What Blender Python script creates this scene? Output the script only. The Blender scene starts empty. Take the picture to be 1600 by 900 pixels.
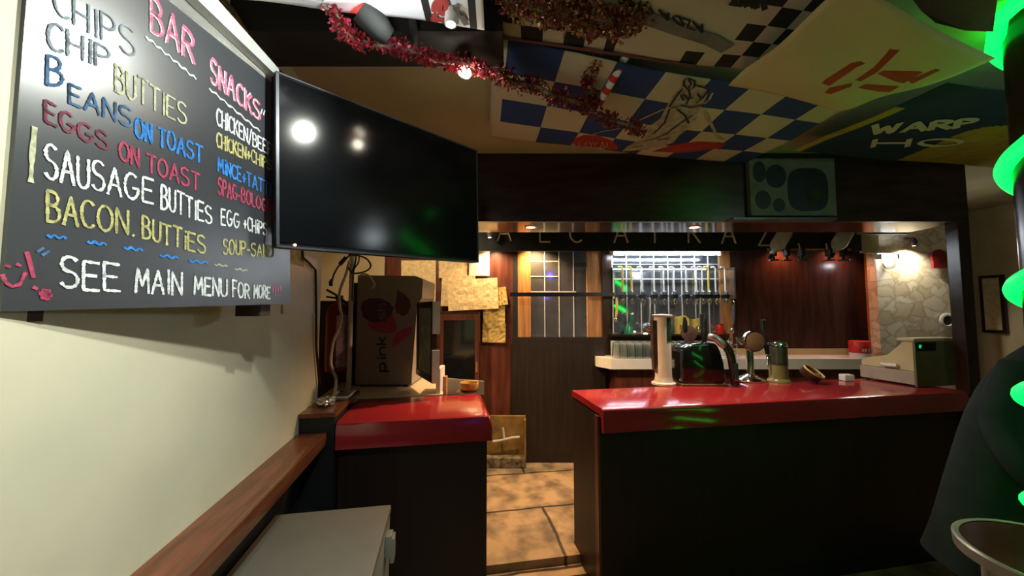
import bpy, bmesh, math, random
from mathutils import Vector, Matrix
from mathutils.bvhtree import BVHTree
random.seed(7)
R = math.radians
C = bpy.context.scene.collection
sc = bpy.context.scene

# ------------------------------------------------------------------ camera, world, exposure, lamps' numbers
H = 1.62                       # eye height
F = 585.0                      # focal length for a 1600 px wide frame
YAW, PITCH = R(10.3), R(3.4)
cam = bpy.data.cameras.new('camera'); cam.lens = F / 1600 * 36; cam.sensor_width = 36; cam.clip_start = 0.02
cam_o = bpy.data.objects.new('camera', cam); C.objects.link(cam_o)
cam_o.location = (0, 0, H); cam_o.rotation_euler = (R(90) + PITCH, 0, -YAW)
sc.camera = cam_o
sc.view_settings.view_transform = 'Standard'; sc.view_settings.look = 'None'
sc.view_settings.exposure = 0.0; sc.view_settings.gamma = 1.0; sc.view_settings.use_curve_mapping = False
world = bpy.data.worlds.new('world'); sc.world = world; world.use_nodes = True
world.node_tree.nodes['Background'].inputs[0].default_value = (0.75, 0.85, 0.8, 1)
world.node_tree.nodes['Background'].inputs[1].default_value = 0.015
POW = dict(key=34, wash=140, bulb=1.1, flagfill=2.2, down=150, down2=70, back=60, alcove=75, strip=70, led=4.0, globe=6.0)

def lamp(name, kind, loc, power, col, target=None, size=0.03, angle=90, blend=0.6):
    l = bpy.data.lights.new(name, kind); l.energy = power; l.color = col
    if kind == 'AREA': l.size = size
    else: l.shadow_soft_size = size
    if kind == 'SPOT': l.spot_size = R(angle); l.spot_blend = blend
    o = bpy.data.objects.new(name, l); C.objects.link(o); o.location = loc
    if target is not None:
        o.rotation_euler = (Vector(target) - Vector(loc)).to_track_quat('-Z', 'Y').to_euler()
    return o

# ------------------------------------------------------------------ frames: the room's own axes, and (a, b) = right / ahead of the doorway
cy, sy_ = math.cos(YAW), math.sin(YAW)
def ab(a, b, z=0.0): return Vector((a*cy + b*sy_, b*cy - a*sy_, z))
AB = Matrix(((cy, sy_, 0, 0), (-sy_, cy, 0, 0), (0, 0, 1, 0), (0, 0, 0, 1)))
def ray(px, py):
    x, y = (px-800)/F, (450-py)/F
    f = math.cos(PITCH) - y*math.sin(PITCH); u = math.sin(PITCH) + y*math.cos(PITCH)
    return x, f, u             # right, ahead, up
def W(px, py, b):
    x, f, u = ray(px, py); t = b/f
    return ab(x*t, b, H + u*t)
def P(px, py, b):              # the same in (a, b, z)
    x, f, u = ray(px, py); t = b/f
    return Vector((x*t, b, H + u*t))
def Z(px, py, z):
    x, f, u = ray(px, py); t = (z-H)/u
    return ab(x*t, f*t, z)
def PZ(px, py, z):
    x, f, u = ray(px, py); t = (z-H)/u
    return Vector((x*t, f*t, z))
def on_plane(px, py, p0, n):
    x, f, u = ray(px, py); d = ab(x, f, u); o = Vector((0, 0, H))
    return o + d * ((p0-o).dot(n) / d.dot(n))

# ------------------------------------------------------------------ materials
def mat(name, col, rough=0.5, metal=0.0, var=0.12, scale=12.0, bump=0.0, emit=0.0, emit_col=None, trans=0.0, coat=0.0, stretch=None, col2=None, spec=0.5, alpha=1.0, ior=1.45, detail=4):
    m = bpy.data.materials.new(name); m.use_nodes = True
    nt = m.node_tree; b = nt.nodes['Principled BSDF']; L = nt.links.new
    b.inputs['Roughness'].default_value = rough; b.inputs['Metallic'].default_value = metal
    b.inputs['Transmission Weight'].default_value = trans; b.inputs['Coat Weight'].default_value = coat
    b.inputs['Coat Roughness'].default_value = 0.08; b.inputs['Specular IOR Level'].default_value = spec; b.inputs['IOR'].default_value = ior
    b.inputs['Alpha'].default_value = alpha
    tc = nt.nodes.new('ShaderNodeTexCoord'); mp = nt.nodes.new('ShaderNodeMapping'); nz = nt.nodes.new('ShaderNodeTexNoise')
    L(tc.outputs['Object'], mp.inputs['Vector']); L(mp.outputs['Vector'], nz.inputs['Vector'])
    if stretch: mp.inputs['Scale'].default_value = stretch
    nz.inputs['Scale'].default_value = scale; nz.inputs['Detail'].default_value = detail
    ramp = nt.nodes.new('ShaderNodeValToRGB'); L(nz.outputs['Fac'], ramp.inputs['Fac'])
    c2 = col2 if col2 else tuple(max(0, c*(1-2*var)) for c in col)
    c1 = col if col2 else tuple(min(1, c*(1+var)) for c in col)
    ramp.color_ramp.elements[0].position = 0.3; ramp.color_ramp.elements[1].position = 0.7
    ramp.color_ramp.elements[0].color = (*c2, 1); ramp.color_ramp.elements[1].color = (*c1, 1)
    L(ramp.outputs['Color'], b.inputs['Base Color'])
    if bump:
        bp = nt.nodes.new('ShaderNodeBump'); bp.inputs['Strength'].default_value = bump; bp.inputs['Distance'].default_value = 0.01
        L(nz.outputs['Fac'], bp.inputs['Height']); L(bp.outputs['Normal'], b.inputs['Normal'])
    if emit:
        b.inputs['Emission Color'].default_value = (*(emit_col or col), 1); b.inputs['Emission Strength'].default_value = emit
    return m

M = {}
M['cream_wall'] = mat('cream painted plaster', (0.62, 0.60, 0.46), 0.55, var=0.03, scale=6, bump=0.25, detail=8)
M['beige_wall'] = mat('beige painted plaster', (0.50, 0.40, 0.24), 0.6, var=0.06, scale=5, bump=0.2)
M['ceiling'] = mat('aged cream ceiling paint', (0.46, 0.44, 0.27), 0.7, var=0.08, scale=3, bump=0.1)
M['dark_ceiling'] = mat('black brown beam paint', (0.012, 0.011, 0.010), 0.6, var=0.2, scale=8, bump=0.2)
M['dark_wood'] = mat('dark stained wood', (0.032, 0.014, 0.010), 0.28, var=0.25, scale=5, stretch=(6, 6, 0.6), bump=0.05)
M['fascia_wood'] = mat('dark varnished fascia wood', (0.035, 0.017, 0.012), 0.3, var=0.3, scale=4, stretch=(0.6, 6, 6), bump=0.05)
M['soffit'] = mat('glossy brown soffit laminate', (0.06, 0.035, 0.028), 0.12, var=0.2, scale=6)
M['red_brown_wood'] = mat('red brown varnished wood', (0.115, 0.034, 0.021), 0.35, var=0.25, scale=5, stretch=(5, 5, 0.5), bump=0.05)
M['orange_wood'] = mat('honey pine wood', (0.42, 0.20, 0.075), 0.4, var=0.2, scale=6, stretch=(6, 6, 0.6), bump=0.05)
M['shelf_wood'] = mat('brown varnished shelf wood', (0.155, 0.05, 0.022), 0.22, var=0.25, scale=6, stretch=(5, 0.6, 5), bump=0.04)
M['mahogany_panel'] = mat('mahogany laminate', (0.055, 0.026, 0.022), 0.2, var=0.2, scale=4, stretch=(5, 5, 0.7))
M['counter_front'] = mat('near black brown counter boarding', (0.016, 0.008, 0.006), 0.5, var=0.2, scale=5, stretch=(6, 6, 0.5), bump=0.05)
M['door_brown'] = mat('dark brown door boarding', (0.018, 0.012, 0.009), 0.45, var=0.2, scale=5, stretch=(6, 6, 0.6))
M['black_paint'] = mat('black painted boarding', (0.008, 0.010, 0.012), 0.5, var=0.2, scale=9)
M['red_top'] = mat('red gloss bar top', (0.30, 0.020, 0.026), 0.16, var=0.06, scale=3, coat=0.3)
M['blackboard'] = mat('slate chalkboard paint', (0.046, 0.049, 0.058), 0.30, var=0.22, scale=4, detail=9, col2=(0.034, 0.037, 0.045), spec=1.0)
M['board_edge'] = mat('worn grey board edge', (0.16, 0.15, 0.14), 0.6)
M['white_paint'] = mat('white gloss paint', (0.70, 0.70, 0.66), 0.35, var=0.05, scale=8)
M['grey_paint'] = mat('pale grey gloss paint', (0.40, 0.41, 0.40), 0.4, var=0.08, scale=8)
M['chip_brown'] = mat('chipped brown paint', (0.06, 0.03, 0.025), 0.6, var=0.3)
M['cardboard'] = mat('brown cardboard', (0.24, 0.13, 0.06), 0.8, var=0.1)
M['screen'] = mat('black glass screen', (0.006, 0.007, 0.009), 0.13, var=0.05, spec=0.35)
M['black_plastic'] = mat('black plastic', (0.012, 0.012, 0.013), 0.35, var=0.1)
M['gloss_black'] = mat('gloss black plastic', (0.008, 0.009, 0.010), 0.12, var=0.1, coat=0.5)
M['grey_edge'] = mat('brushed grey plastic', (0.10, 0.11, 0.13), 0.35, metal=0.4)
M['chrome'] = mat('chrome', (0.75, 0.75, 0.78), 0.1, metal=1.0, var=0.02)
M['steel'] = mat('brushed steel', (0.55, 0.55, 0.54), 0.28, metal=0.9, var=0.05)
M['fridge_top'] = mat('grey coated fridge top', (0.13, 0.125, 0.105), 0.45, var=0.05, scale=5)
M['fridge_side'] = mat('dark grey fridge side', (0.03, 0.032, 0.032), 0.5)
M['fridge_door'] = mat('pale grey fridge door', (0.16, 0.165, 0.145), 0.4, var=0.05)
M['pale_ink'] = mat('pale grey brown print', (0.16, 0.11, 0.10), 0.5, var=0.05)
M['taupe'] = mat('taupe printed side panel', (0.27, 0.225, 0.18), 0.5, var=0.05, scale=4)
M['cream_top'] = mat('cream worktop', (0.62, 0.52, 0.36), 0.4, var=0.05)
M['white_top'] = mat('white worktop laminate', (0.66, 0.66, 0.60), 0.3, var=0.03)
M['purple_ink'] = mat('purple print', (0.075, 0.025, 0.06), 0.5, var=0.05)
M['pink_ink'] = mat('pink print', (0.36, 0.022, 0.075), 0.5, var=0.05)
M['plum_ink'] = mat('plum print', (0.10, 0.03, 0.035), 0.5, var=0.05)
M['dark_ink'] = mat('dark brown print', (0.02, 0.014, 0.012), 0.5, var=0.05)
M['paper'] = mat('creased buff note paper', (0.74, 0.56, 0.30), 0.8, var=0.12, scale=30, bump=0.5, detail=6)
M['paper_white'] = mat('white note paper', (0.82, 0.78, 0.68), 0.8, var=0.05, scale=20, bump=0.2)
M['paper_yellow'] = mat('yellow note paper', (0.45, 0.32, 0.10), 0.8, var=0.15, scale=18, bump=0.4)
M['red_metal'] = mat('red extinguisher paint', (0.22, 0.015, 0.02), 0.3, var=0.05)
M['label_pink'] = mat('pinkish white label', (0.5, 0.33, 0.38), 0.6, var=0.2, scale=40)
M['mirror'] = mat('tinted mirror glass', (0.44, 0.47, 0.54), 0.06, metal=0.88, var=0.1, scale=5)
M['lead'] = mat('pale mirror grid line', (0.75, 0.75, 0.72), 0.35, metal=0.3)
M['glass'] = mat('clear glass', (0.93, 0.97, 0.96), 0.03, trans=1.0, var=0.0, ior=1.35)
M['clear_plastic'] = mat('cloudy clear plastic', (0.88, 0.86, 0.82), 0.15, trans=0.6, var=0.1, ior=1.3)
M['reflecting_glass'] = mat('door glass with painted green reflection', (0.24, 0.34, 0.26), 0.08, var=0.2, spec=0.7)  # green reflection on the fridge door is put into this colour
M['white_plastic'] = mat('white plastic', (0.72, 0.70, 0.65), 0.35, var=0.04)
M['tower_white'] = mat('white enamel tap tower', (0.60, 0.57, 0.50), 0.3, var=0.04)
M['green_badge'] = mat('dark green badge', (0.01, 0.05, 0.035), 0.15, var=0.3, scale=25)
M['olive'] = mat('olive enamel', (0.20, 0.18, 0.06), 0.3, var=0.1)
M['dark_olive'] = mat('dark olive enamel', (0.04, 0.042, 0.03), 0.2, var=0.2)
M['lens_brown'] = mat('brown badge face', (0.20, 0.11, 0.06), 0.3, var=0.15)
M['beige_plastic'] = mat('aged beige plastic', (0.56, 0.46, 0.26), 0.45, var=0.05)
M['grey_beige'] = mat('grey beige plastic', (0.36, 0.30, 0.24), 0.5, var=0.05)
M['olive_back'] = mat('drab olive plastic back', (0.13, 0.12, 0.05), 0.5, var=0.08)
M['green_led'] = mat('green display digits', (0.0, 0.6, 0.25), 0.4, emit=0.8, emit_col=(0, 1, 0.35))
M['amber'] = mat('amber pottery', (0.55, 0.30, 0.06), 0.35, var=0.25, scale=30)
M['amber_dark'] = mat('dark brown glaze', (0.05, 0.02, 0.012), 0.3)
M['red_plastic'] = mat('red plastic', (0.60, 0.03, 0.025), 0.35)
M['yellow_card'] = mat('yellow card', (0.60, 0.50, 0.10), 0.5, var=0.15, scale=20)
M['green_plastic'] = mat('green plastic', (0.02, 0.22, 0.12), 0.3)
M['strip'] = mat('fluorescent tube', (1, 1, 1), 0.4, emit=POW['strip'], emit_col=(0.86, 0.93, 1.0))
M['orange_bulb'] = mat('warm downlight bulb', (1, 0.7, 0.4), 0.4, emit=9, emit_col=(1, 0.55, 0.25))
M['warm_bulb'] = mat('warm white spot bulb', (1, 0.9, 0.7), 0.4, emit=16, emit_col=(1, 0.88, 0.66))
M['cool_bulb'] = mat('cool white lamp', (1, 1, 1), 0.4, emit=70, emit_col=(0.95, 1.0, 0.95))
M['globe'] = mat('white glass globe', (1, 1, 1), 0.4, emit=3.0, emit_col=(0.8, 0.9, 1.0))
M['blue_bulb'] = mat('blue lamp', (0.1, 0.1, 1), 0.4, emit=40, emit_col=(0.06, 0.04, 1.0))
M['rope'] = mat('green light rope', (0.1, 0.9, 0.3), 0.4, emit=POW['led'], emit_col=(0.0, 1.0, 0.05))
M['red_gel'] = mat('glowing red gel', (0.8, 0.05, 0.03), 0.4, emit=1.6, emit_col=(1, 0.05, 0.03))
M['flag_blue'] = mat('royal blue flag cloth', (0.018, 0.05, 0.19), 0.85, var=0.08, scale=3)
M['flag_white'] = mat('off white flag cloth', (0.52, 0.48, 0.36), 0.85, var=0.05, scale=3)
M['flag_bright'] = mat('bright white flag cloth', (0.78, 0.79, 0.80), 0.8, var=0.04, scale=4)
M['flag_black'] = mat('black flag cloth', (0.012, 0.013, 0.013), 0.85)
M['flag_cream'] = mat('cream flag cloth', (0.55, 0.50, 0.26), 0.85, var=0.04, scale=3)
M['flag_navy'] = mat('navy flag cloth', (0.006, 0.03, 0.075), 0.85)
M['flag_yellow'] = mat('mustard flag cloth', (0.36, 0.29, 0.03), 0.85)
M['flag_red'] = mat('orange red flag print', (0.42, 0.055, 0.02), 0.8)
M['flag_grey'] = mat('grey flag print', (0.17, 0.17, 0.16), 0.8)
M['flag_hem'] = mat('dark pink hem', (0.14, 0.05, 0.055), 0.8)
M['brown_cloth'] = mat('brown cloth', (0.12, 0.055, 0.02), 0.85)
M['badge_red'] = mat('dull red badge print', (0.38, 0.04, 0.03), 0.8)
M['figure_pale'] = mat('pale figure print', (0.42, 0.40, 0.30), 0.85, var=0.2, scale=25)
M['figure_ink'] = mat('black figure ink', (0.02, 0.022, 0.015), 0.85)
M['tinsel_pink'] = mat('pink tinsel', (0.62, 0.07, 0.12), 0.3, metal=0.3, var=0.3, scale=60)
M['tinsel_red'] = mat('dark red tinsel', (0.24, 0.03, 0.02), 0.35, metal=0.3, var=0.3, scale=60)
M['tinsel_gold'] = mat('bronze tinsel', (0.28, 0.14, 0.04), 0.35, metal=0.4, var=0.4, scale=60)
M['ribbon_pink'] = mat('pink ribbon', (0.40, 0.10, 0.13), 0.5)
M['taupe_garland'] = mat('taupe paper garland core', (0.30, 0.24, 0.19), 0.7)
M['cable_black'] = mat('black cable', (0.015, 0.012, 0.012), 0.5)
M['cable_white'] = mat('off white cable', (0.58, 0.52, 0.42), 0.5)
M['foil'] = mat('crumpled foil', (0.6, 0.58, 0.55), 0.25, metal=0.9, bump=0.6, scale=25)
M['coat'] = mat('dark teal coat cloth', (0.006, 0.014, 0.015), 0.95, var=0.2, scale=12)
M['trouser'] = mat('black trouser cloth', (0.010, 0.011, 0.012), 0.9)
M['skin'] = mat('skin', (0.48, 0.27, 0.18), 0.5, var=0.05)
M['hair'] = mat('dark brown hair', (0.02, 0.013, 0.009), 0.5, var=0.3, scale=60)
M['pale_rim'] = mat('pale grey wood rim', (0.30, 0.28, 0.24), 0.3)
M['table_top'] = mat('dark glossy table top', (0.045, 0.022, 0.010), 0.14, var=0.25, scale=5)
M['crate'] = mat('yellowed crate board', (0.20, 0.12, 0.03), 0.6, var=0.25, scale=8)
M['rubble'] = mat('grubby grey plinth', (0.15, 0.12, 0.07), 0.8, var=0.4, scale=25, bump=0.4)
M['chalk_white'] = mat('white chalk', (0.70, 0.74, 0.76), 0.9, var=0.22, scale=90)
M['chalk_faint'] = mat('faint smudged white chalk', (0.25, 0.30, 0.36), 0.9, var=0.3, scale=60)  # faint from smudging, with fading by glare put into the colour
M['chalk_yellow'] = mat('yellow chalk', (0.44, 0.42, 0.17), 0.9, var=0.22, scale=90)
M['chalk_cream'] = mat('cream chalk', (0.46, 0.47, 0.32), 0.9, var=0.22, scale=90)
M['chalk_blue'] = mat('blue chalk', (0.03, 0.20, 0.60), 0.9, var=0.22, scale=90)
M['chalk_pale_blue'] = mat('faint blue chalk', (0.06, 0.13, 0.26), 0.9, var=0.3, scale=60)  # smudged blue, with the glare's fading put into the colour
M['chalk_red'] = mat('crimson chalk', (0.40, 0.05, 0.11), 0.9, var=0.22, scale=90)
M['chalk_dim_red'] = mat('faint crimson chalk', (0.17, 0.04, 0.07), 0.9, var=0.25, scale=60)
M['chalk_pink'] = mat('pink chalk', (0.60, 0.14, 0.26), 0.9, var=0.22, scale=90)
M['sign_letter'] = mat('pale sign letter', (0.62, 0.57, 0.46), 0.5)
M['speaker_pale'] = mat('pale speaker baffle', (0.14, 0.13, 0.10), 0.6, var=0.15, scale=10)
M['speaker_hole'] = mat('dark speaker cone', (0.008, 0.012, 0.012), 0.5, var=0.2)

def stone_floor():
    m = bpy.data.materials.new('worn flagstones'); m.use_nodes = True
    nt = m.node_tree; b = nt.nodes['Principled BSDF']; L = nt.links.new
    tc = nt.nodes.new('ShaderNodeTexCoord'); n1 = nt.nodes.new('ShaderNodeTexNoise'); n1.inputs['Scale'].default_value = 3; n1.inputs['Detail'].default_value = 6
    mx = nt.nodes.new('ShaderNodeMixRGB'); mx.blend_type = 'ADD'; mx.inputs[0].default_value = 0.06
    L(tc.outputs['Object'], n1.inputs['Vector']); L(tc.outputs['Object'], mx.inputs[1]); L(n1.outputs['Color'], mx.inputs[2])
    br = nt.nodes.new('ShaderNodeTexBrick'); L(mx.outputs[0], br.inputs['Vector'])
    br.inputs['Scale'].default_value = 1; br.inputs['Brick Width'].default_value = 0.98; br.inputs['Row Height'].default_value = 0.62
    br.inputs['Mortar Size'].default_value = 0.014; br.inputs['Mortar Smooth'].default_value = 0.4
    br.inputs['Color1'].default_value = (0.36, 0.25, 0.14, 1); br.inputs['Color2'].default_value = (0.22, 0.19, 0.14, 1); br.inputs['Mortar'].default_value = (0.05, 0.04, 0.03, 1)
    n2 = nt.nodes.new('ShaderNodeTexNoise'); n2.inputs['Scale'].default_value = 7; n2.inputs['Detail'].default_value = 8; L(tc.outputs['Object'], n2.inputs['Vector'])
    rp = nt.nodes.new('ShaderNodeValToRGB'); L(n2.outputs['Fac'], rp.inputs['Fac'])
    rp.color_ramp.elements[0].position = 0.35; rp.color_ramp.elements[0].color = (0.45, 0.45, 0.45, 1); rp.color_ramp.elements[1].position = 0.62; rp.color_ramp.elements[1].color = (1.25, 1.2, 1.1, 1)
    mu = nt.nodes.new('ShaderNodeMixRGB'); mu.blend_type = 'MULTIPLY'; mu.inputs[0].default_value = 1
    L(br.outputs['Color'], mu.inputs[1]); L(rp.outputs['Color'], mu.inputs[2]); L(mu.outputs[0], b.inputs['Base Color'])
    bp = nt.nodes.new('ShaderNodeBump'); bp.inputs['Strength'].default_value = 0.5; bp.inputs['Distance'].default_value = 0.01
    L(n2.outputs['Fac'], bp.inputs['Height']); L(bp.outputs['Normal'], b.inputs['Normal']); b.inputs['Roughness'].default_value = 0.45
    return m
M['flagstone'] = stone_floor()
def stone_reflection():
    m = bpy.data.materials.new('mirror painted with reflected stone'); m.use_nodes = True
    nt = m.node_tree; b = nt.nodes['Principled BSDF']; L = nt.links.new
    tc = nt.nodes.new('ShaderNodeTexCoord'); n0 = nt.nodes.new('ShaderNodeTexNoise'); n0.inputs['Scale'].default_value = 9; n0.inputs['Detail'].default_value = 5
    mx = nt.nodes.new('ShaderNodeMixRGB'); mx.blend_type = 'ADD'; mx.inputs[0].default_value = 0.16
    L(tc.outputs['Object'], n0.inputs['Vector']); L(tc.outputs['Object'], mx.inputs[1]); L(n0.outputs['Color'], mx.inputs[2])
    mp = nt.nodes.new('ShaderNodeMapping'); mp.inputs['Scale'].default_value = (6, 6, 9); L(mx.outputs[0], mp.inputs['Vector'])
    v = nt.nodes.new('ShaderNodeTexVoronoi'); v.feature = 'DISTANCE_TO_EDGE'; L(mp.outputs[0], v.inputs['Vector']); v.inputs['Scale'].default_value = 1
    v2 = nt.nodes.new('ShaderNodeTexVoronoi'); L(mp.outputs[0], v2.inputs['Vector']); v2.inputs['Scale'].default_value = 1
    r1 = nt.nodes.new('ShaderNodeValToRGB'); L(v.outputs['Distance'], r1.inputs['Fac']); r1.color_ramp.elements[1].position = 0.12
    r1.color_ramp.elements[0].color = (0.72, 0.66, 0.56, 1); r1.color_ramp.elements[1].color = (1, 1, 1, 1)
    r2 = nt.nodes.new('ShaderNodeValToRGB'); L(v2.outputs['Color'], r2.inputs['Fac'])
    r2.color_ramp.elements[0].color = (0.55, 0.46, 0.30, 1); r2.color_ramp.elements[1].color = (0.85, 0.77, 0.60, 1)
    mu = nt.nodes.new('ShaderNodeMixRGB'); mu.blend_type = 'MULTIPLY'; mu.inputs[0].default_value = 1
    L(r2.outputs[0], mu.inputs[1]); L(r1.outputs[0], mu.inputs[2]); L(mu.outputs[0], b.inputs['Base Color'])
    b.inputs['Roughness'].default_value = 0.55; b.inputs['Coat Weight'].default_value = 0.6; b.inputs['Coat Roughness'].default_value = 0.1
    return m
M['stone'] = stone_reflection()

# ------------------------------------------------------------------ mesh helpers (all vertices in room coordinates)
class MB:
    def __init__(s, mtx=None): s.v = []; s.f = []; s.mi = []; s.mtx = mtx; s.smooth = False
    def add(s, vs, fs, mi=0, mtx=None):
        o = len(s.v); mm = mtx if mtx is not None else s.mtx
        for p in vs:
            p = Vector(p); s.v.append(mm @ p if mm is not None else p)
        for f in fs: s.f.append([i+o for i in f]); s.mi.append(mi)
        return s
    def box(s, x0, x1, y0, y1, z0, z1, mi=0, mtx=None, ch=0.0):
        if ch <= 0:
            vs = [(x, y, z) for z in (z0, z1) for x, y in ((x0, y0), (x1, y0), (x1, y1), (x0, y1))]
            fs = [(3, 2, 1, 0), (4, 5, 6, 7), (0, 1, 5, 4), (1, 2, 6, 5), (2, 3, 7, 6), (3, 0, 4, 7)]
            return s.add(vs, fs, mi, mtx)
        bm = bmesh.new(); bmesh.ops.create_cube(bm, size=1)
        for v in bm.verts:
            v.co = Vector(((x0+x1)/2 + v.co.x*(x1-x0), (y0+y1)/2 + v.co.y*(y1-y0), (z0+z1)/2 + v.co.z*(z1-z0)))
        ch = min(ch, 0.45*min(abs(x1-x0), abs(y1-y0), abs(z1-z0)))
        bmesh.ops.bevel(bm, geom=bm.edges[:], offset=ch, segments=2, affect='EDGES', profile=0.6)
        s.bm(bm, mi, mtx); return s
    def bm(s, bm, mi=0, mtx=None):
        bm.verts.ensure_lookup_table()
        for i, v in enumerate(bm.verts): v.index = i
        s.add([v.co.copy() for v in bm.verts], [[v.index for v in f.verts] for f in bm.faces], mi, mtx); bm.free(); return s
    def lathe(s, prof, base=(0, 0, 0), n=24, mi=0, mtx=None, caps=True):
        base = Vector(base); vs = []; fs = []; k = len(prof)
        for i in range(n):
            t = 2*math.pi*i/n
            for r, z in prof: vs.append(base + Vector((r*math.cos(t), r*math.sin(t), z)))
        for i in range(n):
            j = (i+1) % n
            for q in range(k-1): fs.append((i*k+q, j*k+q, j*k+q+1, i*k+q+1))
        if caps:
            if prof[0][0] > 1e-6: fs.append([i*k for i in range(n)][::-1])
            if prof[-1][0] > 1e-6: fs.append([i*k+k-1 for i in range(n)])
        return s.add(vs, fs, mi, mtx)
    def tube(s, pts, r, n=8, mi=0, mtx=None, taper=None):
        pts = [Vector(p) for p in pts]; vs = []; fs = []; prev = None
        for i, p in enumerate(pts):
            d = (pts[min(i+1, len(pts)-1)] - pts[max(i-1, 0)])
            d = d.normalized() if d.length > 1e-9 else Vector((0, 0, 1))
            if prev is None:
                u = d.cross(Vector((0, 0, 1)));
                if u.length < 1e-3: u = d.cross(Vector((1, 0, 0)))
            else: u = prev - d*prev.dot(d)
            u.normalize(); prev = u; w = d.cross(u)
            rr = r if taper is None else r*taper[i]
            for j in range(n):
                t = 2*math.pi*j/n; vs.append(p + u*math.cos(t)*rr + w*math.sin(t)*rr)
        for i in range(len(pts)-1):
            for j in range(n):
                k = (j+1) % n; fs.append((i*n+j, i*n+k, (i+1)*n+k, (i+1)*n+j))
        fs.append(list(range(n))[::-1]); fs.append([(len(pts)-1)*n+j for j in range(n)])
        return s.add(vs, fs, mi, mtx)
    def prism(s, poly, origin, ux, uy, n, d, mi=0):
        """a flat outline (x, y pairs along ux, uy) given depth d along n"""
        o = Vector(origin); k = len(poly)
        a = [o + ux*x + uy*y for x, y in poly]; b = [p + n*d for p in a]
        fs = [list(range(k)), list(range(k, 2*k))[::-1]] + [(i, i+k, (i+1) % k + k, (i+1) % k) for i in range(k)]
        return s.add(a+b, fs, mi, Matrix.Identity(4))
    def build(s, name, mats, parent=None, smooth=False, origin=None):
        if not isinstance(mats, (list, tuple)): mats = [mats]
        me = bpy.data.meshes.new(name)
        if parent is not None: off = root_of(parent).location.copy(); loc = Vector((0, 0, 0))
        else:
            if origin is None:
                xs = [v.x for v in s.v]; ys = [v.y for v in s.v]; zs = [v.z for v in s.v]
                origin = Vector(((min(xs)+max(xs))/2, (min(ys)+max(ys))/2, min(zs)))
            off = Vector(origin); loc = off
        me.from_pydata([tuple(v-off) for v in s.v], [], s.f)
        for m in mats: me.materials.append(M[m] if isinstance(m, str) else m)
        for p, i in zip(me.polygons, s.mi): p.material_index = i
        bm = bmesh.new(); bm.from_mesh(me); bmesh.ops.recalc_face_normals(bm, faces=bm.faces[:]); bm.to_mesh(me); bm.free()
        if smooth:
            for p in me.polygons: p.use_smooth = True
            try: me.set_sharp_from_angle(angle=R(40))
            except Exception: pass
        o = bpy.data.objects.new(name, me); C.objects.link(o); o.location = loc
        if parent is not None: o.parent = parent
        return o
def root_of(o):
    while o.parent is not None: o = o.parent
    return o
def tag(o, label=None, cat=None, group=None, kind=None):
    if label: o['label'] = label
    if cat: o['category'] = cat
    if group: o['group'] = group
    if kind: o['kind'] = kind
    return o
def thing(name, label, cat, loc, group=None):
    o = bpy.data.objects.new(name, None); C.objects.link(o); o.location = loc; o.empty_display_size = 0.05
    return tag(o, label, cat, group)
def struct(o): o['kind'] = 'structure'; return o
def copy_tree(o, parent=None):
    c = o.copy(); C.objects.link(c)
    if parent is not None: c.parent = parent
    for ch in list(o.children): copy_tree(ch, c)
    return c
def pxbox(mb, x0, y0, x1, y1, b, d, mi=0, ch=0.0):
    """a box square to the back bar whose front face, at distance b, spans those directions"""
    p = P(x0, (y0+y1)/2, b); q = P(x1, (y0+y1)/2, b); t = P((x0+x1)/2, y0, b); u = P((x0+x1)/2, y1, b)
    mb.box(p.x, q.x, b, b+d, u.z, t.z, mi, AB, ch); return mb
def apxbox(x0, y0, x1, y1, b): 
    p = P(x0, (y0+y1)/2, b); q = P(x1, (y0+y1)/2, b); t = P((x0+x1)/2, y0, b); u = P((x0+x1)/2, y1, b)
    return p.x, q.x, u.z, t.z

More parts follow.
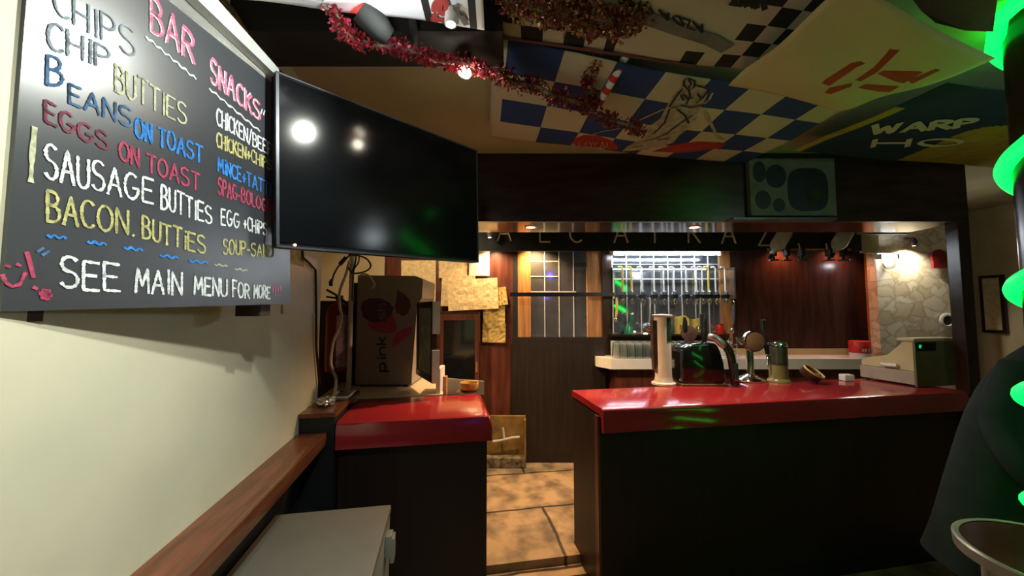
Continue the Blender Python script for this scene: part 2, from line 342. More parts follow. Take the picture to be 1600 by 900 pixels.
# ------------------------------------------------------------------ hand lettering: single-stroke capitals in a 1 x 1 box
def arc(cx, cy_, rx, ry, a0, a1, n=9): return [(cx+rx*math.cos(R(a0+(a1-a0)*i/n)), cy_+ry*math.sin(R(a0+(a1-a0)*i/n))) for i in range(n+1)]
G = {
 'A': [[(0, 0), (.4, 1), (.8, 0)], [(.15, .36), (.66, .36)]],
 'B': [[(0, 0), (0, 1)] + arc(.25, .77, .35, .23, 90, -90, 6) + [(0, .54)] + arc(.3, .27, .4, .27, 90, -90, 6) + [(0, 0)]],
 'C': [arc(.42, .5, .42, .5, 50, 310, 12)],
 'D': [[(0, 0), (0, 1)] + arc(.2, .5, .52, .5, 90, -90, 10) + [(0, 0)]],
 'E': [[(.62, 1), (0, 1), (0, 0), (.64, 0)], [(0, .52), (.52, .52)]],
 'F': [[(.62, 1), (0, 1), (0, 0)], [(0, .52), (.5, .52)]],
 'G': [arc(.42, .5, .42, .5, 55, 350, 12) + [(.84, .44), (.5, .44)]],
 'H': [[(0, 0), (0, 1)], [(.7, 0), (.7, 1)], [(0, .5), (.7, .5)]],
 'I': [[(.12, 0), (.12, 1)]],
 'i': [[(.12, 0), (.12, .72)], [(.12, .95), (.13, 1.0)]],
 'J': [[(.6, 1), (.6, .25)] + arc(.32, .25, .28, .25, 0, -180, 7)],
 'K': [[(0, 0), (0, 1)], [(.62, 1), (0, .42)], [(.18, .58), (.66, 0)]],
 'L': [[(0, 1), (0, 0), (.6, 0)]],
 'M': [[(0, 0), (.1, 1), (.45, .3), (.8, 1), (.9, 0)]],
 'N': [[(0, 0), (0, 1), (.66, 0), (.66, 1)]],
 'O': [arc(.42, .5, .42, .5, 90, 450, 16)],
 'P': [[(0, 0), (0, 1)] + arc(.28, .75, .36, .25, 90, -90, 7) + [(0, .5)]],
 'R': [[(0, 0), (0, 1)] + arc(.26, .76, .36, .24, 90, -90, 7) + [(0, .52), (.24, .52), (.68, 0)]],
 'S': [arc(.36, .76, .34, .24, 40, 250, 9) + arc(.34, .26, .36, .26, 80, -150, 9)],
 'T': [[(0, 1), (.74, 1)], [(.37, 1), (.37, 0)]],
 'U': [[(0, 1), (0, .3)] + arc(.33, .3, .33, .3, 180, 360, 8) + [(.66, 1)]],
 'W': [[(0, 1), (.2, 0), (.45, .75), (.7, 0), (.92, 1)]],
 'Y': [[(0, 1), (.33, .5), (.66, 1)], [(.33, .5), (.33, 0)]],
 'Z': [[(0, 1), (.64, 1), (0, 0), (.66, 0)]],
 '+': [[(.05, .4), (.55, .4)], [(.3, .12), (.3, .68)]],
 '-': [[(.05, .42), (.45, .42)]], '.': [[(.05, 0), (.1, .04)]], ',': [[(.1, .08), (.02, -.1)]],
 '/': [[(0, -.1), (.5, 1.05)]], '!': [[(.1, 1), (.1, .3)], [(.1, .05), (.11, .0)]], '"': [[(0, 1), (.03, .75)], [(.22, 1), (.25, .75)]],
 '6': [arc(.35, .3, .35, .3, 0, 360, 14) + [], [(0, .32)] + arc(.45, .45, .45, .55, 180, 80, 8)],
 '9': [arc(.35, .7, .35, .3, 0, 360, 14), [(.7, .68)] + arc(.25, .55, .45, .55, 0, -100, 8)],
 'p': [[(0, -.45), (0, .7)], arc(.3, .35, .3, .35, 150, -150, 12)],
 'n': [[(0, 0), (0, .7)], [(0, .45)] + arc(.28, .42, .26, .28, 160, 0, 7) + [(.54, 0)]],
 'k': [[(0, 0), (0, 1.05)], [(.48, .7), (0, .3)], [(.15, .42), (.5, 0)]],
 'f': [[(.15, 0), (.15, .8)] + arc(.33, .8, .18, .25, 180, 60, 5), [(0, .62), (.38, .62)]],
 's': [arc(.25, .53, .22, .17, 30, 250, 7) + arc(.25, .18, .24, .18, 80, -150, 7)],
 'h': [[(0, 0), (0, 1.05)], [(0, .45)] + arc(.28, .42, .26, .28, 160, 0, 7) + [(.54, 0)]],
}
def advance(ch):
    if ch == ' ': return 0.55
    xs = [p[0] for st in G[ch] for p in st]; return max(xs) + 0.24
def lay(text, wob=0.03):
    """strokes of a line of text in (0..1 along the line, 0..1 cap height)"""
    tot = sum(advance(c) for c in text) - 0.24; x = 0; out = []
    for ch in text:
        if ch != ' ':
            dy = random.uniform(-wob, wob); sh = random.uniform(-wob, wob)
            for st in G[ch]: out.append([((x + px + sh*py)/tot, py*(1+dy) + dy) for px, py in st])
        x += advance(ch)
    return out
def resample(st, step):
    out = [Vector(st[0])]
    for p, q in zip(st, st[1:]):
        p, q = Vector(p), Vector(q); n = max(1, int((q-p).length/step))
        for i in range(1, n+1): out.append(p + (q-p)*i/n)
    return out
def ribbon(mb, pts3, nrm, w, mi=0, lift=0.0015, rough=0.0):
    """a flat chalk or print stroke lying on a surface: pts3 room points, nrm(p) the surface normal there"""
    pts = [p for i, p in enumerate(pts3) if i == 0 or (p - pts3[i-1]).length > 1e-6]
    if len(pts) < 2: return
    L_, R_ = [], []
    for i, p in enumerate(pts):
        d = (pts[min(i+1, len(pts)-1)] - pts[max(i-1, 0)]).normalized(); n = nrm(p) if callable(nrm) else nrm
        s = d.cross(n).normalized(); ww = w*(1 + random.uniform(-rough, rough))/2
        e = d*(w*0.35)*(-1 if i == 0 else (1 if i == len(pts)-1 else 0))
        L_.append(p + e + s*ww + n*lift); R_.append(p + e - s*ww + n*lift)
    k = len(pts); mb.add(L_ + R_, [(i, i+1, k+i+1, k+i) for i in range(k-1)], mi, Matrix.Identity(4))
def quad_text(text, x0, y0, x1, y1, h0, h1, wob=0.03, up=None):
    """strokes in picture directions for a line whose baseline runs (x0,y0)-(x1,y1) with capitals h0..h1 high"""
    out = []
    for st in lay(text, wob):
        o = []
        for u, v in resample(st, 0.03):
            h = h0 + (h1-h0)*u; ux, uy = (up or (0, -1)); o.append((x0 + (x1-x0)*u + ux*h*v, y0 + (y1-y0)*u + uy*h*v))
        out.append(o)
    return out
# ------------------------------------------------------------------ lights
LK = Vector((0.01, 1.0, 2.405))            # lamp tucked under the white flag
WASH = Vector((0.25, 0.10, 2.64))         # ceiling downlight over the doorway that washes the left wall
GLOBE = Vector((2.55, 0.30, 2.50))         # unseen globe lamp, placed from a glow in the screen, also fills the room
ALC = Vector((-0.30, 2.95, 2.62))          # added lamp hidden behind the television to brighten the alcove
ZSOF = P(1100, 346, 2.5).z
def lights():
    bulb = W(722, 114, 1.2)
    lamp('key_spot', 'SPOT', LK + Vector((-0.02, 0, -0.02)), POW['key'], (0.95, 1.0, 0.90), (-0.67, 0.75, 1.98), 0.02, 136, 0.8)
    lamp('wall_wash', 'SPOT', WASH, POW['wash'], (0.97, 1.0, 0.86), (-0.67, 0.50, 0.85), 0.04, 84, 0.8)
    lamp('bulb_glow', 'POINT', bulb + Vector((0.0, 0.0, -0.05)), POW['bulb'], (1.0, 0.9, 0.72), size=0.02)
    lamp('flag_fill', 'SPOT', LK + Vector((-0.16, -0.06, -0.10)), POW['flagfill'], (0.9, 0.95, 1.0), LK + Vector((-0.20, -0.10, 0.2)), 0.02, 150, 0.6)  # added light from below, without a fitting, brightens the white flag
    d1, d2 = W(828, 356, 2.66), W(1085, 358, 2.66); d1.z = d2.z = ZSOF - 0.012
    lamp('down_spot', 'SPOT', d1, POW['down'], (1.0, 0.60, 0.30), d1 + Vector((0.0, 0.05, -2)), 0.03, 130, 0.7)
    lamp('down_spot', 'SPOT', d2, POW['down2'], (1.0, 0.76, 0.58), d2 + Vector((0, 0.25, -2)), 0.03, 150, 0.5)
    for px, bq, pw, col in ((772, 3.82, 0.7, (1, .66, .34)), (838, 3.86, 1.3, (1, .58, .24)), (1228, 3.90, 0.22, (1, .30, .12)), (1310, 3.90, 0.18, (1, .30, .12))):
        p = W(px, 380, bq); p.z = 2.295
        lamp('back_spot', 'SPOT', p, POW['back']*pw, col, p + Vector((0.03, 0.16, -1)), 0.02, 140, 0.8)
    q = W(1428, 384, 3.66); lamp('panel_fill', 'SPOT', q + Vector((0, 0, -0.015)), 22, (1, .90, .74), q + ab(0, .12, -1), 0.02, 150, 0.8)  # added lamp, gives the panel behind the register extra brightness
    lamp('alcove_fill', 'SPOT', ALC + Vector((0, 0, -0.02)), POW['alcove'], (1, .74, .44), ALC + ab(-.1, .35, -1), 0.04, 150, 0.6)
    lamp('globe_light', 'POINT', GLOBE + Vector((0, 0, -0.14)), POW['globe'], (0.85, 0.95, 1.0), size=0.1)
lights()

# ------------------------------------------------------------------ the room
mb = MB(); mb.box(-0.77, 5.7, -3.3, 2.46, -0.1, 0.0); mb.box(0.24, 0.86, 2.23, 2.33, 0.0, 0.04)
mb.box(-2.4, 5.7, 2.46, 5.6, -0.1, 0.09); mb.box(0.24, 0.86, 2.33, 2.46, 0.0, 0.09)
struct(mb.build('floor', 'flagstone', origin=(0.31, 2.33, 0)))
struct(MB().box(-2.4, 5.7, -3.3, 5.6, 2.69, 2.79).build('ceiling', 'ceiling'))
struct(MB().box(-0.79, -0.67, -3.3, 2.22, 0, 2.69).build('wall_left', 'cream_wall'))
struct(MB().box(-2.4, -2.3, 2.2, 5.6, 0.0, 2.69).build('wall_alcove', 'beige_wall'))
struct(MB().box(-2.4, -0.79, 2.1, 2.22, 0.0, 2.69).build('wall_return', 'beige_wall'))
struct(MB().box(-0.79, 5.7, -3.4, -3.3, 0, 2.69).build('wall_front', 'beige_wall'))
struct(MB().box(5.6, 5.7, -3.3, 5.6, 0, 2.69).build('wall_right', 'beige_wall'))
struct(MB().box(-2.4, 5.9, 4.08, 4.18, 0.0, 2.69, mtx=AB).build('wall_back', 'beige_wall'))
# ceiling beam ahead of the photographer
struct(MB().box(-1.0, -0.03, 1.12, 1.29, 2.49, 2.69, mtx=AB).build('ceiling_beam', 'dark_ceiling'))
# wall below the ledge: black boarding
struct(MB().box(-0.67, -0.655, -3.0, 1.95, 0, 1.0).build('trim_1', 'black_paint'))
# fascia, soffit beam and post of the bar canopy
x0, x1, z0, z1 = apxbox(560, 240, 1506, 344, 2.5)
zs = ZSOF
f = MB().box(x0, x1, 2.5, 2.53, zs, 2.69, mtx=AB).build('trim_2', 'fascia_wood'); struct(f)
struct(MB().box(x0, x1, 2.53, 2.86, zs+0.002, zs+0.05, mtx=AB).build('trim_3', 'soffit'))
x0, x1, z0, z1 = apxbox(1503, 350, 1521, 600, 2.55)
struct(MB().box(x0, x1, 2.54, 2.62, 0.0, 2.69, mtx=AB, ch=0.004).build('trim_4', 'dark_wood'))
# panelling on the back wall
def panel(name, xa, ya, xb, yb, b, d, m, zlow=None, ch=0.0):
    x0, x1, z0, z1 = apxbox(xa, ya, xb, yb, b)
    if zlow is not None: z0 = zlow
    return struct(MB().box(x0, x1, b, b+d, z0, z1, mtx=AB, ch=ch).build(name, m))
panel('trim_5', 600, 340, 806, 700, 4.02, 0.06, 'red_brown_wood', 0.09)
panel('trim_6', 801, 380, 809, 530, 3.97, 0.05, 'black_paint')
panel('trim_7', 941, 350, 956, 530, 3.94, 0.14, 'dark_wood', 0.09)
panel('trim_8', 1125, 350, 1142, 530, 4.0, 0.06, 'orange_wood', 1.13)
panel('trim_9', 1142, 340, 1366, 560, 4.0, 0.06, 'mahogany_panel', 1.13)
panel('trim_10', 1365, 350, 1372, 590, 3.92, 0.1, 'orange_wood', 1.0)
panel('trim_11', 956, 521, 1140, 534, 3.96, 0.1, 'dark_wood')
panel('trim_12', 1142, 545, 1338, 552, 3.97, 0.05, 'beige_plastic', 1.13)
panel('trim_13', 797, 457, 960, 463, 3.86, 0.03, 'black_plastic')
panel('trim_14', 1345, 355, 1373, 395, 3.56, 0.02, 'cream_top')
panel('trim_15', 1340, 330, 1420, 366, 3.5, 0.02, 'grey_beige')
panel('wall_bar_end', 1373, 350, 1502, 620, 3.75, 0.1, 'stone', 0.09)  # mirror panel; the stone it reflects is put into its colour
panel('trim_16', 956, 533, 1142, 572, 3.85, 0.05, 'white_paint', 1.13)
d = panel('door_1', 800, 527, 946, 700, 3.86, 0.05, 'door_brown', 0.09)
tag(d, 'dark low door beneath the mirror behind the bar')
# ledge along the left wall
sh = thing('wall_ledge', 'long brown varnished wooden ledge running along the cream wall under the chalkboard', 'ledge', (-0.6, 0.5, 1.0))
MB().box(-0.67, -0.556, -1.0, 1.94, 1.005, 1.04).build('top_board', 'shelf_wood', sh)
MB().box(-0.556, -0.538, -1.0, 1.935, 0.985, 1.043, ch=0.006).build('nosing', 'shelf_wood', sh, True)
# white boards at the head of the wall, above the chalkboard, built later with the board's plane

# ------------------------------------------------------------------ chalkboard
bl = Vector((-0.662, 0.70, 1.6)); bdir = Vector((math.sin(R(13.0)), math.cos(R(13.0)), 0)); bn = Vector((bdir.y, -bdir.x, 0))
def B(px, py): return on_plane(px, py, bl, bn)
p_bl, p_br = B(2, 487), B(454, 475); p_tr = B(450.5, 152)
cb = thing('chalkboard', 'large black chalkboard with handwritten bar snacks menu on the cream wall', 'chalkboard', (p_bl + p_br)/2)
ux = (p_br - p_bl); L_ = math.hypot(ux.x, ux.y); z_tl = p_tr.z + 0.02
back = [p - bn*0.018 for p in (p_bl, p_br, p_tr)]
tl = Vector((p_bl.x, p_bl.y, z_tl))
def slab(poly, n, d): 
    m = MB(); k = len(poly); m.add(list(poly) + [p - n*d for p in poly], [list(range(k)), list(range(k, 2*k))[::-1]] + [(i, i+k, (i+1) % k + k, (i+1) % k) for i in range(k)]); return m
slab([p_bl, p_br, p_tr, tl], bn, 0.016).build('board', 'blackboard', cb)
for q in (B(424, 484), B(60, 484)):
    m_ = MB(); yb = .10 if q.y > 1 else .022
    m_.add([q+bdir*x+Vector((0, 0, z))-bn*y for z in (-0.02, 0.03) for x, y in ((-.02, .018), (.02, .018), (.02, yb), (-.02, yb))], [(3, 2, 1, 0), (4, 5, 6, 7), (0, 1, 5, 4), (1, 2, 6, 5), (2, 3, 7, 6), (3, 0, 4, 7)])
    m_.build('mounting_block', 'chip_brown', cb)
def chalk(strokes, m, w, label=None, rough=0.35, name='chalk_writing'):
    mb = MB()
    for st in strokes: ribbon(mb, [B(x, y) for x, y in st], bn, w*.78, rough=rough)
    o = mb.build(name, m, cb)
    if label: o['label'] = label
    return o
T = quad_text
chalk(T('BAR', 236, 47, 303, 99, 56, 42), 'chalk_pink', 0.009, 'pink chalk heading word BAR')
chalk(T('BAR', 234, 48, 300, 98, 55, 42), 'chalk_white', 0.004)
chalk(T('SNACKS', 329, 128, 406, 188, 38, 27), 'chalk_pink', 0.010, 'pink chalk heading word SNACKS')
chalk(T('SNACKS', 328, 128, 404, 187, 38, 27), 'chalk_white', 0.005)
wav = lambda x0, y0, x1, y1, n, a: [(x0+(x1-x0)*i/(n*4), y0+(y1-y0)*i/(n*4) + a*math.sin(i*math.pi/2)) for i in range(n*4+1)]
chalk([wav(228, 58, 305, 123, 6, 2.0), wav(327, 139, 405, 205, 6, 1.6), [(409, 171), (407, 177)], [(413, 173), (411, 179)]], 'chalk_white', 0.006)
chalk(T('CHIPS', 84, 20, 210, 92, 42, 42), 'chalk_faint', 0.005, 'faded chalk word CHIPS')
chalk(T('CHIP', 74, 75, 170, 108, 44, 32), 'chalk_faint', 0.006, 'faded chalk word CHIP')
chalk(T('BUTTIES', 180, 142, 290, 196, 42, 31), 'chalk_cream', 0.006)
chalk(T('B', 73, 133, 97, 136, 44, 42) + T('EANS', 108, 160, 205, 200, 30, 28), 'chalk_pale_blue', 0.006, 'smudged blue chalk word BEANS')
chalk(T('ON TOAST', 211, 213, 315, 254, 30, 26), 'chalk_blue', 0.007)
chalk(T('EGGS', 70, 190, 168, 236, 32, 24), 'chalk_dim_red', 0.006, 'smudged crimson chalk word EGGS')
chalk(T('ON TOAST', 186, 249, 311, 299, 28, 26), 'chalk_red', 0.006)
chalk([resample([(53, 200), (49, 242), (47, 283)], 8)], 'chalk_cream', 0.008)
chalk(T('SAUSAGE', 70, 279, 238, 318, 53, 37) + T('BUTTIES', 251, 326, 330, 350, 37, 26), 'chalk_white', 0.0062)
chalk(T('BACON.', 73, 346, 208, 368, 47, 35) + T('BUTTiES', 222, 372, 320, 397, 34, 26), 'chalk_yellow', 0.0062)
chalk(T('CHICKEN/BEEF', 338, 194, 423, 244, 27, 18), 'chalk_white', 0.0060)
chalk(T('CHICKEN+CHIPS', 338, 229, 423, 266, 23, 16), 'chalk_yellow', 0.0062)
chalk(T('MiNCE+TATTi', 340, 267, 422, 306, 22, 19), 'chalk_blue', 0.0066)
chalk(T('SPAG-BOLOGN', 340, 303, 422, 332, 25, 17), 'chalk_red', 0.0062)
chalk(T('EGG', 345, 351, 373, 356, 24, 22) + T('+CHiPS', 380, 358, 416, 368, 22, 18), 'chalk_white', 0.0062)
chalk(T('SOUP-SAND', 348, 396, 427, 402, 24, 17), 'chalk_yellow', 0.006)
for x, y in ((87, 368), (150, 378), (207, 387), (263, 399), (309, 407)): chalk([wav(x-13, y, x+14, y+4, 2, 2.2)], 'chalk_blue', 0.006, 'small blue chalk wave', name='chalk_wave')
for x, y in ((344, 413), (376, 420)): chalk([wav(x-9, y, x+10, y+3, 2, 1.4)], 'chalk_cream', 0.005, 'small pale chalk wave', name='chalk_wave')
chalk([[(58, 393), (66, 388)], [(66, 398), (75, 393)]], 'chalk_pale_blue', 0.006)
chalk(T('SEE', 94, 450, 186, 456, 48, 40) + T('MAIN', 211, 457, 283, 460, 37, 35) + T('MENU', 303, 459, 354, 464, 27, 26) + T('FOR', 363, 463, 389, 466, 26, 21) + T('MORE', 396, 465, 421, 466, 21, 18), 'chalk_white', 0.0068, 'white chalk line at the foot of the board')
chalk(T('!!!!', 425, 461, 438, 461, 13, 13), 'chalk_pink', 0.005)
star = [[(70+9*math.cos(t), 460+8*math.sin(t)) , (70-9*math.cos(t), 460-8*math.sin(t))] for t in (0.2, 1.2, 2.3)]
chalk([[(9, 415), (13, 416)], [(26, 413), (30, 415)], resample([(3, 430), (8, 442), (18, 448), (30, 444), (38, 427)], 3), [(41, 395), (46, 413), (51, 433)], [(52, 449), (56, 451)], [(x+70-70, y) for x, y in arc(70, 460, 6, 6, 0, 360, 10)]] + star, 'chalk_red', 0.0062, 'red chalk smiley face and star')
# boards at the head of the wall, over the chalkboard
def strip(name, pa, pb, pc, pd, off, d, m, parent=None):
    o = bl + bn*off
    return slab([on_plane(*q, o, bn) for q in (pa, pb, pc, pd)], bn, d)
struct(strip('a', (261, -1), (436, 139), (437, 113), (330, -1), 0.0, 0.03, None).build('trim_17', 'white_paint'))
struct(strip('a', (308, -1), (436, 122), (436, 108), (340, -1), 0.03, 0.03, None).build('trim_18', 'grey_paint'))
# folded cardboard tucked behind the boards
mb = MB()
cpts = [W(328, -6, 1.0), W(352, 18, 1.03), W(372, 44, 1.06), W(383, 55, 1.07), W(385, 48, 1.08), W(378, 38, 1.09), W(356, 14, 1.08), W(340, -8, 1.06)]
for q in range(len(cpts)-1):
    a_, b_ = cpts[q], cpts[q+1]; up = Vector((-0.03, 0.0, 0.05))
    mb.add([a_, b_, b_+up, a_+up, a_+Vector((.004, .004, 0)), b_+Vector((.004, .004, 0)), b_+up+Vector((.004, .004, 0)), a_+up+Vector((.004, .004, 0))], [(0, 1, 2, 3), (4, 5, 6, 7), (0, 4, 5, 1), (3, 2, 6, 7), (0, 3, 7, 4), (1, 5, 6, 2)])
tag(mb.build('folded_cardboard', 'cardboard'), 'folded brown cardboard tucked above the white boards over the chalkboard', 'cardboard')
# dark end of the wall head by the television
struct(slab([W(395, 95, 1.33), W(437, 128, 1.33), W(437, 108, 1.4), W(405, 80, 1.4)], ab(0, -1, 0), 0.05).build('trim_19', 'chip_brown'))

# ------------------------------------------------------------------ television
t_tl, t_bl, t_tr = W(437, 113, 1.10), W(432, 386, 1.114), W(748, 236, 1.745)
tx = (t_tr - t_tl); tw = tx.length; tx.normalize(); tz = (t_tl - t_bl); th = tz.length; tz = (tz - tx*tz.dot(tx)).normalized(); ty = tz.cross(tx)   # ty points away from the viewer
if ty.dot(t_tl - Vector((0, 0, H))) < 0: ty = -ty
tm = Matrix((( tx.x, ty.x, tz.x, t_bl.x), (tx.y, ty.y, tz.y, t_bl.y), (tx.z, ty.z, tz.z, t_bl.z), (0, 0, 0, 1)))
tv = thing('television', 'large black flat screen television hung at an angle beside the chalkboard', 'television', t_bl + tx*tw/2)
MB(tm).box(0.0, tw, 0.004, 0.045, 0, th, ch=0.004).build('casing', 'black_plastic', tv)
MB(tm).box(0.009, tw-0.009, 0.0, 0.006, 0.016, th-0.009).build('screen', 'screen', tv)
m_ = MB(tm); m_.box(0, 0.008, -0.001, 0.006, 0, th); m_.box(0, tw, -0.001, 0.006, 0, 0.006); m_.box(0, tw, -0.001, 0.006, th-0.005, th); m_.box(tw-0.006, tw, -0.001, 0.006, 0, th)
m_.build('bezel', 'grey_edge', tv)
m_ = MB(tm); m_.box(tw*.3, tw*.7, 0.045, 0.09, th*.15, th*.75, ch=0.01); m_.build('rear_housing', 'black_plastic', tv)
mid = tm @ Vector((tw*.5, 0.09, th*.45)); wall_p = Vector((-0.649, 2.08, mid.z))
MB().tube([mid, (mid + wall_p)/2 + Vector((0.1, 0.0, 0)), wall_p], 0.018).build('wall_arm', 'black_plastic', tv, True)
m_ = MB(tm); m_.lathe([(0.004, 0), (0.0035, 0.003)], n=10, mtx=tm @ Matrix.Translation((tw*.06, 0.0, th*.02)) @ Matrix.Rotation(R(90), 4, 'X')); m_.build('indicator_light', 'orange_bulb', tv)

# ------------------------------------------------------------------ left wall: notice, black cable
def on_wall(px, py, off=0.0): return on_plane(px, py, Vector((-0.67+off, 0, 0)), Vector((1, 0, 0)))
y0, y1 = on_wall(441, 440).y, on_wall(493, 440).y
za, zb = on_wall(467, 490).z, on_wall(467, 396).z
n_ = thing('notice_sheet', 'white notice sheet on the wall just past the chalkboard end', 'sheet', (-0.66, (y0+y1)/2, za))
MB().box(-0.668, -0.662, y0, y1, za, zb).build('sheet', 'white_plastic', n_)
MB().box(-0.662, -0.659, y0, (y0+y1)/2, zb-0.06, zb+0.03).build('top_note', 'paper', n_)
cp = [on_wall(472, 380, .03), on_wall(473, 402, .026), on_wall(482, 410, .020), on_wall(493, 422, .018), on_wall(494, 470, .018), on_wall(494, 540, .012), on_wall(499, 600, .012)]
tag(MB().tube(cp, 0.006).build('television_cable', 'cable_black', None, True), 'black cable running down the wall from the television corner', 'cable')

# ------------------------------------------------------------------ grey under-counter fridge in the foreground
fx0, fx1, fy0, fy1, fz = -0.64, -0.205, 1.23, 1.66, 0.82
fr = thing('grey_fridge', 'low grey fridge under the wooden ledge in front of the short bar counter', 'fridge', ((fx0+fx1)/2, (fy0+fy1)/2, 0))
MB().box(fx0, fx1-0.05, fy0, fy1, 0.04, fz-0.03, ch=0.005).build('body', 'fridge_side', fr)
MB().box(fx0, fx1, fy0, fy1, fz-0.03, fz, ch=0.006).build('top', 'fridge_top', fr, True)
dr = MB().box(fx1-0.05, fx1-0.003, fy0+0.005, fy1-0.005, 0.10, fz-0.035, ch=0.008).build('door', 'fridge_door', fr, True)
m_ = MB().box(fx1-0.003, fx1+0.022, fy1-0.14, fy1-0.09, fz-0.13, fz-0.05, ch=0.005); m_.box(fx1+0.014, fx1+0.03, fy1-0.14, fy1-0.09, fz-0.15, fz-0.06, ch=0.004); m_.build('handle', 'fridge_door', dr, True)
MB().box(fx0+0.02, fx1-0.06, fy0+0.02, fy1-0.02, 0, 0.04).build('plinth', 'black_plastic', fr)

# ------------------------------------------------------------------ bar counters
def counter(name, label, X0, X1, Y0, Y1, open_left, round_right):
    c = thing(name, label, 'bar counter', ((X0+X1)/2, (Y0+Y1)/2, 0))
    MB().box(X0, X1, Y0+0.03, Y1-0.02, 0.0, 1.03).build('body', 'counter_front', c)
    m = MB(); r = 0.035 if round_right else 0.0
    rings = [(0.004, 1.08), (-0.014, 1.074), (-0.024, 1.055), (-0.026, 0.955), (-0.008, 0.95)]
    # top board: front edge rolls over into a deep lip
    prof = [(Y1, 1.04), (Y1, 1.075), (Y1-0.005, 1.08)] + [(Y0 + d, z) for d, z in rings] + [(Y0+0.0, 0.95), (Y0+0.012, 1.03), (Y0+0.03, 1.04)]
    n = len(prof); xs = [X0-0.002] + ([X1-0.02, X1, X1+0.012, X1+0.02] if round_right else [X1+0.002])
    for i, x in enumerate(xs):
        k = max(0, i-1) if round_right else 0
        drop = (0, 0.003, 0.012, 0.035)[k] if k < 4 else 0
        for y, z in prof: m.v.append(Vector((x, y, z - (drop if z > 1.03 else 0)))) 
    for i in range(len(xs)-1):
        for q in range(n): m.f.append([i*n+q, (i+1)*n+q, (i+1)*n+(q+1) % n, i*n+(q+1) % n]); m.mi.append(0)
    m.f.append(list(range(n))); m.mi.append(0); m.f.append([(len(xs)-1)*n+q for q in range(n)][::-1]); m.mi.append(0)
    m.build('top', 'red_top', c, True)
    m = MB().box(X0+0.03, X1-0.03, Y0+0.022, Y0+0.03, 0.0, 0.08); m.build('kick_board', 'black_paint', c)
    if open_left: MB().box(X0-0.014, X0, Y0+0.03, Y0+0.075, 0, 1.03).build('end_strip', 'red_brown_wood', c)
    return c
counter('bar_counter', 'short red topped bar counter beside the wooden ledge and grey fridge', -0.50, 0.23, 1.97, 2.45, False, True)
counter('bar_counter', 'long red topped bar counter carrying the beer taps and cash register', 0.86, 3.44, 1.97, 2.46, True, False)
# boxed pipe at the end of the ledge
bp = thing('boxed_ledge_end', 'dark wooden boxing with scuffed top between ledge and short red counter', 'boxing', (-0.585, 2.2, 0))
MB().box(-0.668, -0.51, 1.955, 2.2, 0.0, 1.11).build('box', 'black_paint', bp)
MB().add([(-0.668, 1.945, 1.11), (-0.505, 1.945, 1.11), (-0.50, 2.45, 1.112), (-0.665, 2.215, 1.112), (-0.668, 1.945, 1.13), (-0.505, 1.945, 1.13), (-0.50, 2.45, 1.132), (-0.665, 2.215, 1.132)], [(3, 2, 1, 0), (4, 5, 6, 7), (0, 1, 5, 4), (1, 2, 6, 5), (2, 3, 7, 6), (3, 0, 4, 7)]).build('top_board', 'shelf_wood', bp)
# side worktop behind the short counter
sw = thing('side_worktop', 'cream worktop behind the short red counter holding the drinks fridge', 'worktop', (-0.35, 2.8, 0.09))
MB().box(-0.75, 0.0, 2.47, 3.15, 1.045, 1.085, ch=0.005).build('worktop', 'cream_top', sw)
MB().box(-0.73, -0.03, 2.49, 3.13, 0.09, 1.045).build('cabinet', 'dark_wood', sw)

# ------------------------------------------------------------------ countertop drinks fridge
x0, x1, z0, z1 = apxbox(557, 430, 652, 604, 2.66); z0 = 1.085
df = thing('drinks_fridge', 'taupe drinks fridge with pink and purple logo and glass door on the side worktop', 'fridge', ab((x0+x1)/2, 2.85, z0))
pr = [(x0, z0+0.015), (x1-0.035, z0+0.015), (x1-0.035, z0+0.09), (x1-0.005, z1-0.22), (x1+0.03, z1-0.16), (x1+0.035, z1-0.03), (x1-0.02, z1-0.005), (x0, z1)]
m = MB(); m.prism(pr, ab(0, 2.66), ab(1, 0), Vector((0, 0, 1)), ab(0, 1), 0.42); m.build('cabinet', 'taupe', df)
m = MB(AB); m.box(x0-0.055, x0, 2.70, 3.04, z0, z1-0.05, ch=0.01); m.build('rear_grille', 'black_plastic', df)
for u in (x0+0.04, x1-0.08):
    for v in (2.70, 3.02): MB(AB).lathe([(0.015, z0), (0.015, z0+0.015)], (u, v, 0), 10).build('foot', 'black_plastic', df)
hinge, free = Vector((x1-0.005, 2.655, 0)), Vector((-0.49, 2.31, 0)); dv = (free-hinge); dw = dv.length; dv.normalize(); dn = Vector((-dv.y, dv.x, 0))
if dn.x < 0: dn = -dn
dm = AB @ Matrix(((dv.x, dn.x, 0, hinge.x), (dv.y, dn.y, 0, hinge.y), (0, 0, 1, 0), (0, 0, 0, 1)))
dz0, dz1 = 1.175, 1.675
do = MB(dm); do.box(0, 0.035, 0, 0.03, dz0, dz1); do.box(dw-0.035, dw, 0, 0.03, dz0, dz1); do.box(0, dw, 0, 0.03, dz0, dz0+0.04); do.box(0, dw, 0, 0.03, dz1-0.04, dz1)
door = do.build('door', 'dark_olive', df)
MB(dm).box(0.033, dw-0.033, 0.008, 0.016, dz0+0.038, dz1-0.038).build('door_glass', 'reflecting_glass', door)
m = MB(dm); m.box(dw, dw+0.014, 0.0, 0.045, dz0, dz0+0.2); m.box(dw, dw+0.014, 0, 0.045, dz1-0.2, dz1); m.build('door_edge', 'white_plastic', door)
fm = 2.658
def logo(poly, mname, label, lift=0.002):
    pts = [P(x, y, fm) for x, y in poly]
    m = MB(); m.prism([(p.x, p.z) for p in pts], ab(0, fm-lift+0.002), ab(1, 0), Vector((0, 0, 1)), ab(0, -1), lift)
    o = m.build('printed_logo', mname, df); o['label'] = label
